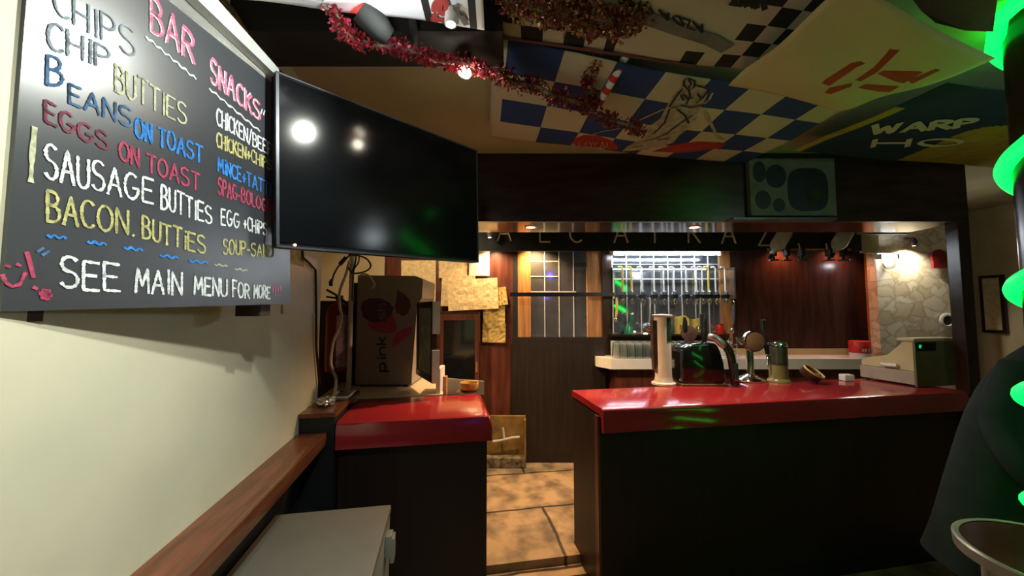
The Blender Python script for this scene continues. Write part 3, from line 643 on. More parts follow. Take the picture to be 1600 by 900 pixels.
logo([(564+0, 480), (568, 470), (580, 466), (595, 466), (607, 472), (615, 480), (612, 490), (608, 500), (600, 503), (590, 505), (577, 502), (567, 495)], 'purple_ink', 'purple oval of the logo')
logo([(574, 503), (590, 505), (602, 502), (612, 491), (618, 505), (619, 518), (612, 521), (600, 520), (588, 518), (578, 511)], 'pink_ink', 'pink lower curve of the logo', 0.0025)
logo([(621, 453), (631, 459), (640, 468), (642, 478), (637, 490), (630, 494), (620, 489), (617, 479), (620, 466)], 'plum_ink', 'plum petal of the logo')
logo([(645, 510), (640, 523), (630, 531), (622, 538), (611, 544), (614, 530), (618, 522), (630, 514)], 'pink_ink', 'pink petal of the logo')
for txt, yb, yt in (('pink', 580, 527), ('fish', 518, 475)):
    m = MB()
    for st in lay(txt, 0.0):
        pts = [P(603.5 - 13*v*0.95 - 1, yb + (yt-yb)*u, fm) for u, v in resample(st, 0.04)]
        ribbon(m, [ab(p.x, p.y, p.z) for p in pts], ab(0, -1, 0), 0.012 if txt == 'pink' else 0.009, lift=0.005)
    o = m.build('printed_name', 'dark_ink' if txt == 'pink' else 'pale_ink', df); o['label'] = 'dark turned lettering reading ' + txt
# ------------------------------------------------------------------ things on the short counter and behind it
def ashtray(loc, label, m1, m2, r=0.06, tilt=None, rim=None):
    t = thing('ashtray', label, 'ashtray', loc)
    mt = Matrix.Translation(loc) @ (tilt if tilt is not None else Matrix.Identity(4))
    MB(mt).lathe([(r*.72, 0), (r*.92, 0.014), (r*.98, 0.035), (r*1.02, 0.058), (r*.98, 0.066), (r*.90, 0.064), (r*.82, 0.040), (r*.5, 0.030), (0.001, 0.030)], n=28).build('bowl', m1, t, True)
    m = MB(mt); m.lathe([(r*.70, -0.001), (r*.97, 0.012), (r*1.005, 0.022), (r*.6, 0.0)], n=28); m.build('base_band', m2, t, True)
    if rim: MB(mt).lathe([(r*1.0, 0.056), (r*1.04, 0.058), (r*1.0, 0.068), (r*.91, 0.067), (r*.88, 0.060)], n=28, caps=False).build('rim', rim, t, True)
    for k in range(4):
        a = k*math.pi/2+.4; m = MB(mt); m.box(-.006, .006, -.004, .004, 0.0, 0.008, mtx=mt @ Matrix.Translation((r*.6*math.cos(a), r*.6*math.sin(a), 0.031)) @ Matrix.Rotation(a, 4, 'Z')); m.build('rest', m2, t)
    return t
ashtray(Z(733, 613, 1.081), 'round amber ashtray on the short red counter', 'amber', 'amber_dark')
tl_ = Matrix.Translation((0, 0, 0.038)) @ Matrix.Rotation(R(30), 4, ab(1, 0)) @ Matrix.Rotation(R(22), 4, ab(0, 1))
ashtray(Z(1263, 598, 1.081), 'tilted dark brown ashtray with yellow rim on the long counter', 'amber_dark', 'amber_dark', 0.072, tl_, 'amber')
x0, x1, z0, z1 = apxbox(681, 576, 688, 611, 2.44); tag(MB().box(x0, x1, 2.44, 2.60, 1.086, z1, mtx=AB, ch=0.003).build('white_upright_board', 'white_paint'), 'small white upright board at the edge of the cream worktop', 'board')
x0, x1, z0, z1 = apxbox(689, 589, 697, 612, 2.52); tag(MB().box(x0, x1, 2.53, 2.58, 1.05, z1, mtx=AB, ch=0.002).build('pine_block', 'orange_wood'), 'orange pine block between white board and white card', 'block')
x0, x1, z0, z1 = apxbox(698, 591, 756, 614, 2.66)
m = MB(); m.prism([(x0, 1.03), (x1, 1.03), (x1, z1-0.02), (x0, z1)], ab(0, 2.66), ab(1, 0), Vector((0, 0, 1)), ab(0, 1), 0.006)
tag(m.build('white_card', 'white_plastic'), 'white card standing behind the round amber ashtray', 'card')
pp = Z(717, 613, 1.081); m = MB(); m.add([pp+Vector((-.02, -.01, .001)), pp+Vector((.025, -.005, .001)), pp+Vector((.02, .03, .02)), pp+Vector((-.005, .02, .012))], [(0, 1, 2, 3)])
o = m.build('paper_scrap', 'paper_white'); tag(o, 'tiny white paper scrap left of the round amber ashtray', 'paper')
o.modifiers.new('thickness', 'SOLIDIFY').thickness = 0.001
# foil, plugs and cable on the boxed ledge end
base = Vector((-0.59, 2.1, 1.133)); bm = bmesh.new(); bmesh.ops.create_icosphere(bm, subdivisions=3, radius=0.045)
for v in bm.verts:
    v.co *= random.uniform(0.7, 1.15); v.co.z *= 0.6; v.co.z = max(v.co.z, -0.018)
tag(MB(Matrix.Translation(base + Vector((0, 0, 0.018)))).bm(bm).build('crumpled_foil', 'foil'), 'crumpled silver foil on the boxed end of the ledge', 'foil')
tr = thing('metal_tray', 'small worn metal tray beside the crumpled foil', 'tray', (-0.545, 2.28, 1.133))
m = MB(); m.box(-0.60, -0.51, 2.20, 2.37, 1.133, 1.137); m.build('tray_floor', 'steel', tr)
m = MB(); m.tube([(-0.60, 2.20, 1.146), (-0.51, 2.20, 1.146), (-0.51, 2.37, 1.146), (-0.60, 2.37, 1.146), (-0.60, 2.20, 1.146)], 0.006); m.build('tray_rim', 'white_plastic', tr, True)
pts = [W(x, y, b) for x, y, b in ((546, 408, 2.5), (540, 430, 2.45), (533, 448, 2.4), (530, 462, 2.36), (531, 480, 2.34), (534, 495, 2.33), (530, 512, 2.32), (522, 530, 2.3), (518, 550, 2.28), (517, 568, 2.26), (521, 582, 2.24), (525, 593, 2.22))]
pts.append(Vector((-0.575, 2.19, 1.16)))
def smooth(pts, n=5):
    out = []
    for i in range(len(pts)-1):
        p0, p1, p2, p3 = pts[max(i-1, 0)], pts[i], pts[i+1], pts[min(i+2, len(pts)-1)]
        for k in range(n):
            t = k/n; out.append(0.5*((2*p1) + (p2-p0)*t + (2*p0-5*p1+4*p2-p3)*t*t + (3*p1-p0-3*p2+p3)*t**3))
    return out + [pts[-1]]
tag(MB().tube(smooth(pts), 0.009).build('white_cable', 'cable_white', None, True), 'off white cable hanging down to the crumpled foil', 'cable')
# pipe, loose cables behind the television
x0, x1, z0, z1 = apxbox(546, 380, 553, 480, 2.62)
tag(MB(AB).lathe([(0.016, 1.0), (0.016, 2.69)], ((x0+x1)/2, 2.62, 0), 16).build('wall_pipe', 'cable_white', None, True), 'pale vertical pipe in the corner behind the television', 'pipe')
tc_ = thing('looped_cables', 'tangle of black television cables looping below the screen', 'cable', W(570, 420, 1.75))
def loop(px): return smooth([W(x, y, b) for x, y, b in px])
MB().tube(loop([(545, 398, 1.7), (558, 399, 1.74), (572, 404, 1.76), (579, 413, 1.76), (577, 420, 1.75), (568, 425, 1.74), (552, 427, 1.72), (544, 418, 1.7)]), 0.004).build('looped_lead', 'cable_black', tc_, True)
MB().tube(loop([(555, 394, 1.7), (556, 405, 1.74), (553, 418, 1.75), (549, 428, 1.75)]), 0.004).build('looped_lead', 'cable_black', tc_, True)
MB().tube(loop([(562, 394, 1.7), (560, 410, 1.75), (553, 422, 1.75), (551, 445, 1.75), (550, 470, 1.76)]), 0.0035).build('looped_lead', 'cable_black', tc_, True)
MB().tube(loop([(546, 399, 1.66), (538, 407, 1.66), (529, 416, 1.66), (522, 428, 1.66), (519, 438, 1.66)]), 0.004).build('plug_lead', 'cable_black', tc_, True)
MB().tube([W(518.5, 436, 1.66), W(517, 441, 1.66), W(517, 447, 1.66)], 0.008, taper=[.7, 1.1, 1]).build('plug', 'black_plastic', tc_, True)
MB().tube([W(541, 402, 1.66), W(531, 413, 1.66)], 0.010, taper=[.9, 1]).build('adaptor', 'black_plastic', tc_, True)
MB().tube(loop([(560, 432, 2.5), (568, 428, 2.45), (578, 432, 2.42), (584, 440, 2.42), (585, 447, 2.45), (580, 450, 2.5)]), 0.006).build('white_loop', 'cable_white', tc_, True)
# fire extinguisher
ec = P(529, 520, 2.72); ez0, ez1 = P(529, 581, 2.72).z, P(529, 468, 2.72).z
ex = thing('fire_extinguisher', 'red fire extinguisher with pale label hanging beside the drinks fridge', 'fire extinguisher', ab(ec.x, ec.y, ez0))
ebase = Vector((ec.x, ec.y, ez0)); hh = ez1-ez0
MB(AB).lathe([(0.07, 0), (0.085, 0.01), (0.088, 0.05), (0.088, hh*.80), (0.08, hh*.87), (0.05, hh*.93), (0.022, hh*.96), (0.022, hh)], ebase, 28).build('cylinder', 'red_metal', ex, True)
m = MB(AB); m.box(-0.02, 0.02, -0.02, 0.02, hh, hh+0.03, mtx=AB @ Matrix.Translation(ebase)); m.tube([ebase+Vector((-.02, 0, hh+.03)), ebase+Vector((-.09, -.01, hh+.07))], 0.008); m.tube([ebase+Vector((-.02, 0, hh+.01)), ebase+Vector((-.09, -.01, hh+.02))], 0.007)
m.build('valve_handle', 'black_plastic', ex)
m = MB(AB); n_ = 10
vs = []; 
for i in range(n_+1):
    a = R(-75 + 80*i/n_)
    for z in (hh*.08, hh*.78): vs.append(ebase + Vector((0.0895*math.cos(a), 0.0895*math.sin(a), z)))
m.add(vs, [(2*i, 2*i+2, 2*i+3, 2*i+1) for i in range(n_)]); m.build('label_band', 'label_pink', ex, True)
m = MB(AB); m.tube([ebase+Vector((.02, -.03, hh+.01)), ebase+Vector((.10, -.05, hh*.9)), ebase+Vector((.105, -.05, hh*.5)), ebase+Vector((.10, -.04, hh*.25))], 0.011); m.build('hose', 'black_plastic', ex, True)
m = MB(AB); m.box(ec.x-0.03, ec.x+0.03, ec.y+0.08, ec.y+0.12, ez0+hh*.5, ez0+hh*.6); m.build('wall_hook', 'black_plastic', ex)
struct(MB().box(ec.x-0.35, ec.x+0.10, ec.y+0.10, ec.y+0.16, 0.09, P(529, 470, 2.8).z, mtx=AB).build('trim_20', 'dark_wood'))

# ------------------------------------------------------------------ papers on the panelling
def note(x0, y0, x1, y1, b, rot, m, label, wr=0.006, group=None):
    p0, p1, p2, p3 = [P(x, y, b) for x, y in ((x0, y0), (x1, y0), (x1, y1), (x0, y1))]
    c = (p0+p2)/2; w, h = (p1.x-p0.x), (p0.z-p3.z); g = MB(); nx, ny = 10, 8; vs = []
    for j in range(ny+1):
        for i in range(nx+1):
            u, v = (i/nx-.5)*w, (j/ny-.5)*h; q = Matrix.Rotation(R(rot), 2) @ Vector((u, v))
            vs.append((c.x+q.x, b - random.uniform(0, wr) - (0.01*abs(v/h) if wr > .004 else 0), c.z+q.y))
    g.add(vs, [(j*(nx+1)+i, j*(nx+1)+i+1, (j+1)*(nx+1)+i+1, (j+1)*(nx+1)+i) for j in range(ny) for i in range(nx)], mtx=AB)
    o = g.build('paper_note', m); o.modifiers.new('thickness', 'SOLIDIFY').thickness = 0.002
    return tag(o, label, 'paper', group)
note(627, 407, 681, 482, 3.99, 0, 'paper', 'tall buff paper sheet pinned behind the drinks fridge top')
note(686, 405, 737, 434, 3.985, 1, 'paper', 'crumpled buff note topmost of the paper cluster by the television')
note(733, 391, 765, 431, 3.97, 0, 'paper_white', 'bright white note beside the orange panel at the canopy edge', 0.002)
note(690, 430, 742, 479, 3.965, -2, 'paper', 'crumpled buff note mostly hidden behind the large middle note')
note(700, 436, 778, 484, 3.95, 3, 'paper', 'largest crumpled buff note in the middle of the paper cluster')
note(773, 449, 792, 477, 3.975, 8, 'paper_yellow', 'small yellowed note sticking out right of the largest buff note')
note(755, 478, 789, 508, 3.985, 0, 'paper_yellow', 'yellow note hanging under the largest buff note')
note(754, 505, 790, 535, 3.975, -1, 'paper_yellow', 'lowest yellow note on the panel left of the low door')
# dark glazed cupboard under the notes
x0, x1, z0, z1 = apxbox(686, 488, 748, 700, 3.8)
cu = thing('dark_cupboard', 'tall dark cupboard with glazed door standing below the paper notes', 'cupboard', ab((x0+x1)/2, 3.9, 0.09))
MB(AB).box(x0, x1, 3.82, 3.99, 0.09, z1).build('carcass', 'dark_wood', cu)
d_ = MB(AB); d_.box(x0, x0+.04, 3.80, 3.82, .12, z1-.02); d_.box(x1-.04, x1, 3.80, 3.82, .12, z1-.02); d_.box(x0+.04, x1-.04, 3.80, 3.82, z1-.08, z1-.02); d_.box(x0+.04, x1-.04, 3.80, 3.82, .12, .2)
d_ = d_.build('door', 'red_brown_wood', cu); MB(AB).box(x0+.04, x1-.04, 3.808, 3.814, .2, z1-.08).build('door_pane', 'gloss_black', d_)
MB(AB).box(x1-.03, x1-.015, 3.785, 3.80, 1.0, 1.1).build('door_handle', 'orange_wood', d_)
# crate at the foot of the panelling
x0, x1, z0, z1 = apxbox(748, 654, 822, 706, 3.72)
ct = thing('low_crate', 'low yellowed crate on a grubby plinth at the foot of the dark door', 'crate', ab((x0+x1)/2, 3.8, 0.09))
MB(AB).box(x0, x1, 3.72, 3.84, 0.09, 0.19, ch=0.01).build('plinth', 'rubble', ct)
m = MB(AB); m.box(x0, x1, 3.80, 3.84, 0.19, z1); m.box(x0, x0+.02, 3.72, 3.84, 0.19, z1-.1); m.box(x1-.02, x1, 3.72, 3.84, .19, z1-.02); m.build('box', 'crate', ct)
m = MB(); m.tube([W(770, 690, 3.70), W(783, 688, 3.70), W(800, 684, 3.70), W(812, 683, 3.70)], 0.012); m.tube([W(788, 688, 3.70), W(786, 668, 3.72)], 0.010); m.build('pipework', 'grey_paint', ct, True)

# ------------------------------------------------------------------ mirrors behind the bar
def gridded_mirror(name, label, px, py, b, xs, ys, m='mirror', frame=None):
    x0, x1, z0, z1 = apxbox(px[0], py[0], px[1], py[1], b)
    t = thing(name, label, 'mirror', ab((x0+x1)/2, b, z0))
    MB(AB).box(x0, x1, b, b+.012, z0, z1).build('mirror_glass', m, t)
    g = MB(AB)
    for x in xs: p = P(x, 450, b); g.box(p.x-.005, p.x+.005, b-.006, b, z0, z1)
    for y, xa, xb in ys: q = P(850, y, b); g.box(P(xa, y, b).x, P(xb, y, b).x, b-.006, b, q.z-.005, q.z+.005)
    g.build('grid_lines', 'lead', t)
    if frame:
        for fa, fb in frame:
            fr = MB(AB); fr.box(P(fa, 450, b).x, P(fb, 450, b).x, b-.03, b+.02, z0, z1+.02)
            fr.build('frame_upright', 'orange_wood', t)
    return t
gridded_mirror('gridded_mirror', 'narrow gridded mirror in a honey wood frame above the dark low door', (829, 917), (360, 527), 4.0, (851, 873.5, 896, 917), ((408.5, 829, 873), (432, 829, 873), (456, 829, 900)), frame=((809, 829), (917, 941)))
gridded_mirror('gridded_mirror', 'wide gridded mirror behind the row of spirit dispensers', (956, 1126), (360, 522), 4.02, (957, 979, 1001, 1022, 1044, 1065, 1086, 1107), ((413, 957, 1125), (436, 957, 1125)))
m = MB(AB)
# ring and discs reflected in the far mirror panel, built as solid pieces on it
sp = thing('reflected_ring', 'pale round ring, a reflection built solid on the mirror panel above the cash register', 'badge', W(1479, 500, 3.72))
pc = P(1479, 501, 3.735); m = MB(AB); m.lathe([(0.045, 0), (0.075, 0), (0.078, 0.01), (0.07, 0.016), (0.05, 0.016), (0.045, 0.008)], n=24, caps=False, mtx=AB @ Matrix.Translation(pc) @ Matrix.Rotation(R(90), 4, 'X')); m.build('ring', 'white_paint', sp, True)
m = MB(AB); m.lathe([(0.001, 0), (0.046, 0), (0.046, 0.006), (0.001, 0.006)], n=20, mtx=AB @ Matrix.Translation(pc) @ Matrix.Rotation(R(90), 4, 'X')); m.build('ring_centre', 'chip_brown', sp)
m = MB(); m.tube([W(1484, 495, 3.73), W(1494, 489, 3.72)], 0.012); m.build('ring_tail', 'white_paint', sp, True)
pc = P(1388, 411, 3.72); tag(MB().lathe([(0.001, 0), (0.062, 0), (0.064, 0.02), (0.001, 0.024)], n=24, mtx=AB @ Matrix.Translation(pc) @ Matrix.Rotation(R(90), 4, 'X')).build('grey_disc', 'grey_beige', None, True), 'grey round disc, a reflection built solid at the left top of the mirror panel', 'badge')
pc = P(1465, 402, 3.72); rd = thing('red_badge', 'dark red rounded disc, a reflection built solid at the top of the mirror panel', 'badge', ab(*pc))
m = MB(); m.lathe([(0.001, 0), (0.075, 0), (0.078, 0.02), (0.001, 0.03)], n=24, mtx=AB @ Matrix.Translation(pc) @ Matrix.Rotation(R(90), 4, 'X')); m.build('disc', 'red_metal', rd, True)
m = MB(AB); m.box(pc.x-.068, pc.x+.068, pc.y-.02, pc.y-.001, pc.z-.11, pc.z-.01); m.build('foot', 'red_metal', rd)

# canopy sign
x0, x1, z0, z1 = apxbox(700, 330, 1345, 392, 3.55)
sg = thing('bar_sign', 'dark sign board with pale spaced capital letters hung under the bar canopy', 'sign', ab((x0+x1)/2, 3.56, z0))
MB(AB).box(x0, x1, 3.55, 3.58, z0, z1).build('board', 'black_paint', sg)
MB(AB).box((x0+x1)/2-.6, (x0+x1)/2-.57, 3.56, 3.58, z1, 2.69).build('hanger', 'dark_wood', sg)
MB(AB).box((x0+x1)/2+.6, (x0+x1)/2+.63, 3.56, 3.58, z1, 2.69).build('hanger', 'dark_wood', sg)
for ch, xc, yb in zip('ALCATRAZ', (788, 852, 900, 971, 1024, 1086, 1140, 1196), (376, 377.5, 378, 379, 379, 379, 380, 383)):
    m = MB(); wd = max(q[0] for st in G[ch] for q in st)
    for st in G[ch]:
        pts = [P(xc + (q.x-wd/2)*27, yb - 31*q.y, 3.53) for q in resample(st, .08)]
        m.tube([ab(p.x, 3.543, p.z) for p in pts], 0.0085, n=6)
    m.build('letter', 'sign_letter', sg, True)
# downlights in the soffit beam
def downlight(px, py, label):
    p = P(px, py, 2.68); z = zs + 0.002
    t = thing('downlight', label, 'downlight', ab(p.x, p.y, z), 'orange downlights in the canopy soffit')
    MB(AB).lathe([(0.032, 0.0), (0.032, -0.004), (0.045, -0.006), (0.05, 0.0)], (p.x, p.y, z), 24, caps=False).build('trim_ring', 'steel', t, True)
    MB(AB).lathe([(0.001, -0.002), (0.032, -0.003), (0.03, 0.0)], (p.x, p.y, z), 24).build('lamp_lens', 'orange_bulb', t, True)
downlight(829, 356, 'orange downlight in the canopy soffit above the low door'); downlight(1085, 358, 'orange downlight in the canopy soffit above the beer taps')
# strip lights
def strip_light(xa, xb, y, b, label):
    x0, x1, _, _ = apxbox(xa, y-3, xb, y+3, b); z = P((xa+xb)/2, y, b).z
    t = thing('strip_light', label, 'strip light', ab((x0+x1)/2, b, z))
    MB(AB).tube([(x0+.02, b, z), (x1-.02, b, z)], 0.016, n=14).build('tube', 'strip', t, True)
    m = MB(AB); m.box(x0, x1, b+.02, b+.06, z+.0, z+.045); m.box(x0, x0+.02, b-.02, b+.03, z-.02, z+.03); m.box(x1-.02, x1, b-.02, b+.03, z-.02, z+.03); m.build('batten', 'white_plastic', t)
strip_light(955, 1127, 396, 3.80, 'long glowing white strip light above the wide gridded mirror')
strip_light(1372, 1402, 402, 3.66, 'short glowing white strip light on the mirror panel')
# spot lamps hidden along the back of the sign
for px, bq in ((772, 3.82), (838, 3.86), (1228, 3.90), (1310, 3.90)):
    p = P(px, 380, bq)
    t = thing('spot_lamp', 'small white can spot lamp behind the sign board', 'spot lamp', ab(p.x, bq, 2.305), 'can spot lamps behind the sign board')
    MB(AB).lathe([(0.035, 0.0), (0.04, 0.06), (0.02, 0.1), (0.01, 0.385)], (p.x, bq, 2.305), 16).build('can', 'white_plastic', t, True)
p = P(1428, 384, 3.66); t = thing('panel_fill', 'small added spot lamp brightening the mirror panel above the cash register', 'spot lamp', ab(p.x, p.y, p.z))
MB(AB).lathe([(.012, .0), (.026, .02), (.028, .05), (.01, .08)], (p.x, p.y, p.z), 16).build('can', 'chip_brown', t, True)
MB(AB).tube([(p.x, p.y, p.z+.07), (p.x, p.y+.08, p.z+.09)], .01).build('bracket', 'chip_brown', t, True)
MB(AB).lathe([(.001, -.003), (.012, -.002), (.012, .002)], (p.x, p.y, p.z), 14).build('bulb', 'orange_bulb', t, True)
p = P(765, 371, 3.45); t = thing('warm_glint', 'small glowing can standing for a warm reflection at the left end of the bar sign', 'spot lamp', ab(p.x, 3.45, p.z))  # warm lamp reflection built as a glowing can and bulb
MB(AB).lathe([(0.012, .0), (0.03, 0.03), (0.033, .05), (0.01, 0.1), (.008, 2.69-p.z)], (p.x, 3.45, p.z), 16).build('can', 'steel', t, True)
MB(AB).lathe([(0.001, -0.004), (0.014, -0.002), (0.012, .002)], (p.x, 3.45, p.z), 16).build('bulb', 'warm_bulb', t, True)

# ------------------------------------------------------------------ back worktop and base cabinet
x0, x1, zw0, zw1 = apxbox(945, 561, 1372, 577, 3.62)
bw = thing('back_worktop', 'long white worktop on a brown cabinet along the back of the bar', 'worktop', ab((x0+x1)/2, 3.8, 0.09))
m = MB(); m.prism([(x0-.04, 3.98), (x0-.04, 3.80), (x0+.06, 3.62), (x1, 3.62), (x1, 3.98)], Vector((0, 0, zw0)), ab(1, 0), ab(0, 1), Vector((0, 0, 1)), zw1-zw0)
m.build('worktop', 'white_top', bw)
MB(AB).box(x0+.12, x1-.05, 3.70, 3.98, 0.09, zw0).build('cabinet', 'red_brown_wood', bw)
ZW = zw1
# pint glasses upside down on a tray, and a short stack of tumblers
gm = None
def glass_at(loc, first, h=0.155, r=0.040):
    t = thing('pint_glass', 'upturned clear pint glass in the rows on the white worktop', 'glass', loc, 'upturned pint glasses on the back worktop')
    MB().lathe([(r, 0), (r-.008, h), (0.001, h), (0.001, h-.008), (r-.012, h-.008), (r-.003, 0.0)], Vector(loc), 16, caps=False).build('tumbler', 'glass', t, True)
    return t
g0 = None
for b_, xs in ((3.68, range(963, 1034, 12)), (3.78, range(966, 1034, 12)), (3.70, (1050, 1062)), (3.79, (1048, 1060, 1072))):
    for px in xs:
        p = P(px, 560, b_)
        if g0 is None: g0 = glass_at(ab(p.x, b_, ZW+.001), True)
        else: c = copy_tree(g0); c.location = ab(p.x, b_, ZW+.001)
g1 = None
for k in range(3):
    for px in (1136, 1147):
        p = P(px, 560, 3.70)
        if g1 is None:
            loc = ab(p.x, 3.70, ZW+.001); g1 = thing('tumbler', 'short clear tumbler in the small stack behind the chrome lens tap', 'glass', loc, 'stacked tumblers behind the lens tap')
            MB().lathe([(.031, 0), (.034, .062), (.031, .062), (.028, .006), (.001, .006)], Vector(loc), 14).build('tumbler_body', 'glass', g1, True)
        else: c = copy_tree(g1); c.location = ab(p.x, 3.70, ZW+.001+k*.063)
# red tub
p = P(1362, 552, 3.6); rt = thing('red_tub', 'red plastic tub with white lettering beside the cash register', 'tub', ab(p.x, 3.72, ZW))
MB(AB).lathe([(.078, 0), (.082, .02), (.082, .12), (.001, .12)], (p.x, 3.72, ZW), 26).build('tub', 'white_plastic', rt, True)
MB(AB).lathe([(.084, .05), (.085, .06), (.085, .158), (.08, .165), (.001, .165)], (p.x, 3.72, ZW), 26, caps=False).build('lid', 'red_plastic', rt, True)
for i, ch in enumerate('HKEK'):
    m = MB()
    for st in G[ch]:
        m.tube([ab(p.x - .055 + i*.03 + q.x*.02, 3.72-.085, ZW+.065+q.y*.03) for q in resample(st, .3)], .0025, n=5)
    m.build('lid_letter', 'white_paint', rt)

# ------------------------------------------------------------------ spirit dispensers over the wide mirror
zt, zc = P(1040, 417, 3.86).z, P(1040, 462, 3.86).z
ra = thing('dispenser_rail', 'two chrome rails carrying the spirit dispensers across the wide mirror', 'rail', ab(P(1040, 450, 3.88).x, 3.9, zc))
for z, n_ in ((zt-.02, 'rail'), (zc, 'rail')):
    MB(AB).tube([(P(958, 450, 3.9).x, 3.912, z), (P(1150, 450, 3.9).x, 3.912, z)], .008).build(n_, 'chrome', ra, True)
for px in (959, 1149): MB(AB).box(P(px, 450, 3.9).x-.008, P(px, 450, 3.9).x+.008, 3.905, 4.0, zc-.03, zt).build('wall_bracket', 'steel', ra)
def optic(px, col):
    x = P(px, 440, 3.86).x; loc = ab(x, 3.86, zc-.06)
    word = {'white_plastic': 'white', 'yellow_card': 'yellow'}[col]
    t = thing('spirit_dispenser', 'chrome and black spirit dispenser with %s hooked arm over the wide mirror' % word, 'dispenser', loc, '%s armed spirit dispensers over the mirror' % word)
    MB(AB).tube([(x, 3.86, zc), (x-.002, 3.858, (zc+zt)/2), (x, 3.86, zt-.03), (x-.006, 3.858, zt-.008), (x-.022, 3.855, zt), (x-.05, 3.85, zt-.004)], .011 if word == 'yellow' else .009, n=8).build('hook_arm', col, t, True)
    MB(AB).box(x-.028, x+.028, 3.83, 3.90, zc-.03, zc+.012, ch=.006).build('clamp', 'black_plastic', t)
    MB(AB).lathe([(.022, zc-.03), (.024, zc-.055), (.016, zc-.075), (.008, zc-.09), (.001, zc-.09)], (x, 3.845, 0), 14).build('measure', 'chrome', t, True)
    MB(AB).lathe([(.020, zc+.012), (.020, zc+.04), (.01, zc+.05), (.001, zc+.05)], (x, 3.845, 0), 14).build('bottle_seat', 'chrome', t, True)
    return t
ow = oy = None
for px, col in ((973, 'yellow_card'), (987, 'yellow_card'), (1003, 'white_plastic'), (1022, 'white_plastic'), (1037, 'white_plastic'), (1053, 'white_plastic'), (1072, 'white_plastic'), (1088, 'white_plastic'), (1097, 'white_plastic'), (1107, 'yellow_card'), (1118, 'white_plastic'), (1133, 'white_plastic')):
    src = oy if col == 'yellow_card' else ow
    if src is None:
        o = optic(px, col)
        if col == 'yellow_card': oy = o
        else: ow = o
        o['px'] = px; del o['px']; o_x = px
        if col == 'yellow_card': oyx = P(px, 440, 3.86).x
        else: owx = P(px, 440, 3.86).x
    else:
        c = copy_tree(src); c.location = src.location + ab(P(px, 440, 3.86).x - (oyx if col == 'yellow_card' else owx), 0)
# pieces on the little shelf under the wide mirror
zsh = P(1040, 521, 3.95).z
def on_shelf(px, b=3.9): return P(px, 500, b).x
mv = MB(AB); mv.box(P(957, 500, 3.8).x, P(1141, 500, 3.8).x, 3.82, 4.0, zsh-.02, zsh); struct(mv.build('trim_21', 'dark_wood'))
for px, w, h, lab in ((1066, .13, .19, 'yellow snack box on the shelf behind the white tap tower'), (1090, .11, .16, 'smaller yellow snack box on the mirror shelf behind the black tap handle')):
    x = on_shelf(px); t = thing('snack_box', lab, 'box', ab(x, 3.9, zsh))
    m = MB(AB); m.prism([(-w/2, 0), (w/2, 0), (w/2, h*.8), (w*.2, h), (-w/2, h*.9)], ab(x, 3.88, zsh), ab(1, 0), Vector((0, 0, 1)), ab(0, 1), .06); m.build('carton', 'yellow_card', t)
    MB(AB).box(x-w*.3, x+w*.3, 3.876, 3.879, zsh+h*.25, zsh+h*.5).build('printed_band', 'orange_wood', t)
x = on_shelf(1122); t = thing('red_tin', 'small bright red tin at the right end of the mirror shelf', 'tin', ab(x, 3.88, zsh))
MB(AB).lathe([(.036, 0), (.038, .005), (.038, .09), (.036, .095), (.001, .095)], (x, 3.88, zsh), 20).build('tin', 'red_plastic', t, True)
MB(AB).lathe([(.0365, .095), (.039, .097), (.039, .105), (.001, .108)], (x, 3.88, zsh), 20).build('lid', 'red_metal', t, True)
x = on_shelf(984); t = thing('green_tap', 'small green beer tap on the left of the mirror shelf', 'beer tap', ab(x, 3.88, zsh))
MB(AB).lathe([(.05, 0), (.05, .01), (.04, .07), (.02, .1), (.001, .1)], (x-.02, 3.88, zsh), 18).build('body', 'green_plastic', t, True)
MB(AB).tube([(x-.02, 3.87, zsh+.09), (x+.01, 3.86, zsh+.13), (x+.012, 3.855, zsh+.2)], .014, taper=[.7, 1, 1.3]).build('handle', 'green_plastic', t, True)
MB(AB).lathe([(.018, 0), (.014, .015), (.001, .018)], (x+.012, 3.855, zsh+.2), 14).build('handle_cap', 'white_plastic', t, True)
x = on_shelf(1008); t = thing('orange_lamp', 'tiny orange glowing lamp on the mirror shelf edge', 'lamp', ab(x, 3.84, zsh))
MB(AB).lathe([(.02, 0), (.02, .01), (.001, .014)], (x-.02, 3.84, zsh), 14).build('lens', 'orange_bulb', t, True)
# soda gun and tall pourers hanging over the mirror
def pourer(px, y0, y1, label, m1):
    p, q = P(px, y0, 3.84), P(px-2, y1, 3.84); t = thing('hanging_pourer', label, 'pourer', ab(p.x, 3.84, q.z))
    MB(AB).tube([(p.x, 3.86, zc-.02), (p.x, 3.84, p.z), (p.x-.005, 3.84, (p.z+q.z)/2), (q.x, 3.84, q.z+.03)], .013, taper=[.6, 1.1, 1, .6]).build('body', m1, t, True)
    MB(AB).lathe([(.014, 0), (.02, .01), (.02, .03), (.008, .045)], (q.x, 3.84, q.z), 14).build('nozzle', 'chrome', t, True)
pourer(964, 472, 504, 'slim yellow topped pourer hanging at the left edge of the wide mirror', 'yellow_card')
pourer(1016, 470, 512, 'tall steel pourer hanging behind the white tap tower', 'steel')
pourer(1146, 475, 520, 'thin chrome pourer hanging at the right edge of the wide mirror', 'chrome')
pourer(1094, 466, 518, 'long pale pourer hanging beside the yellow snack boxes', 'steel')

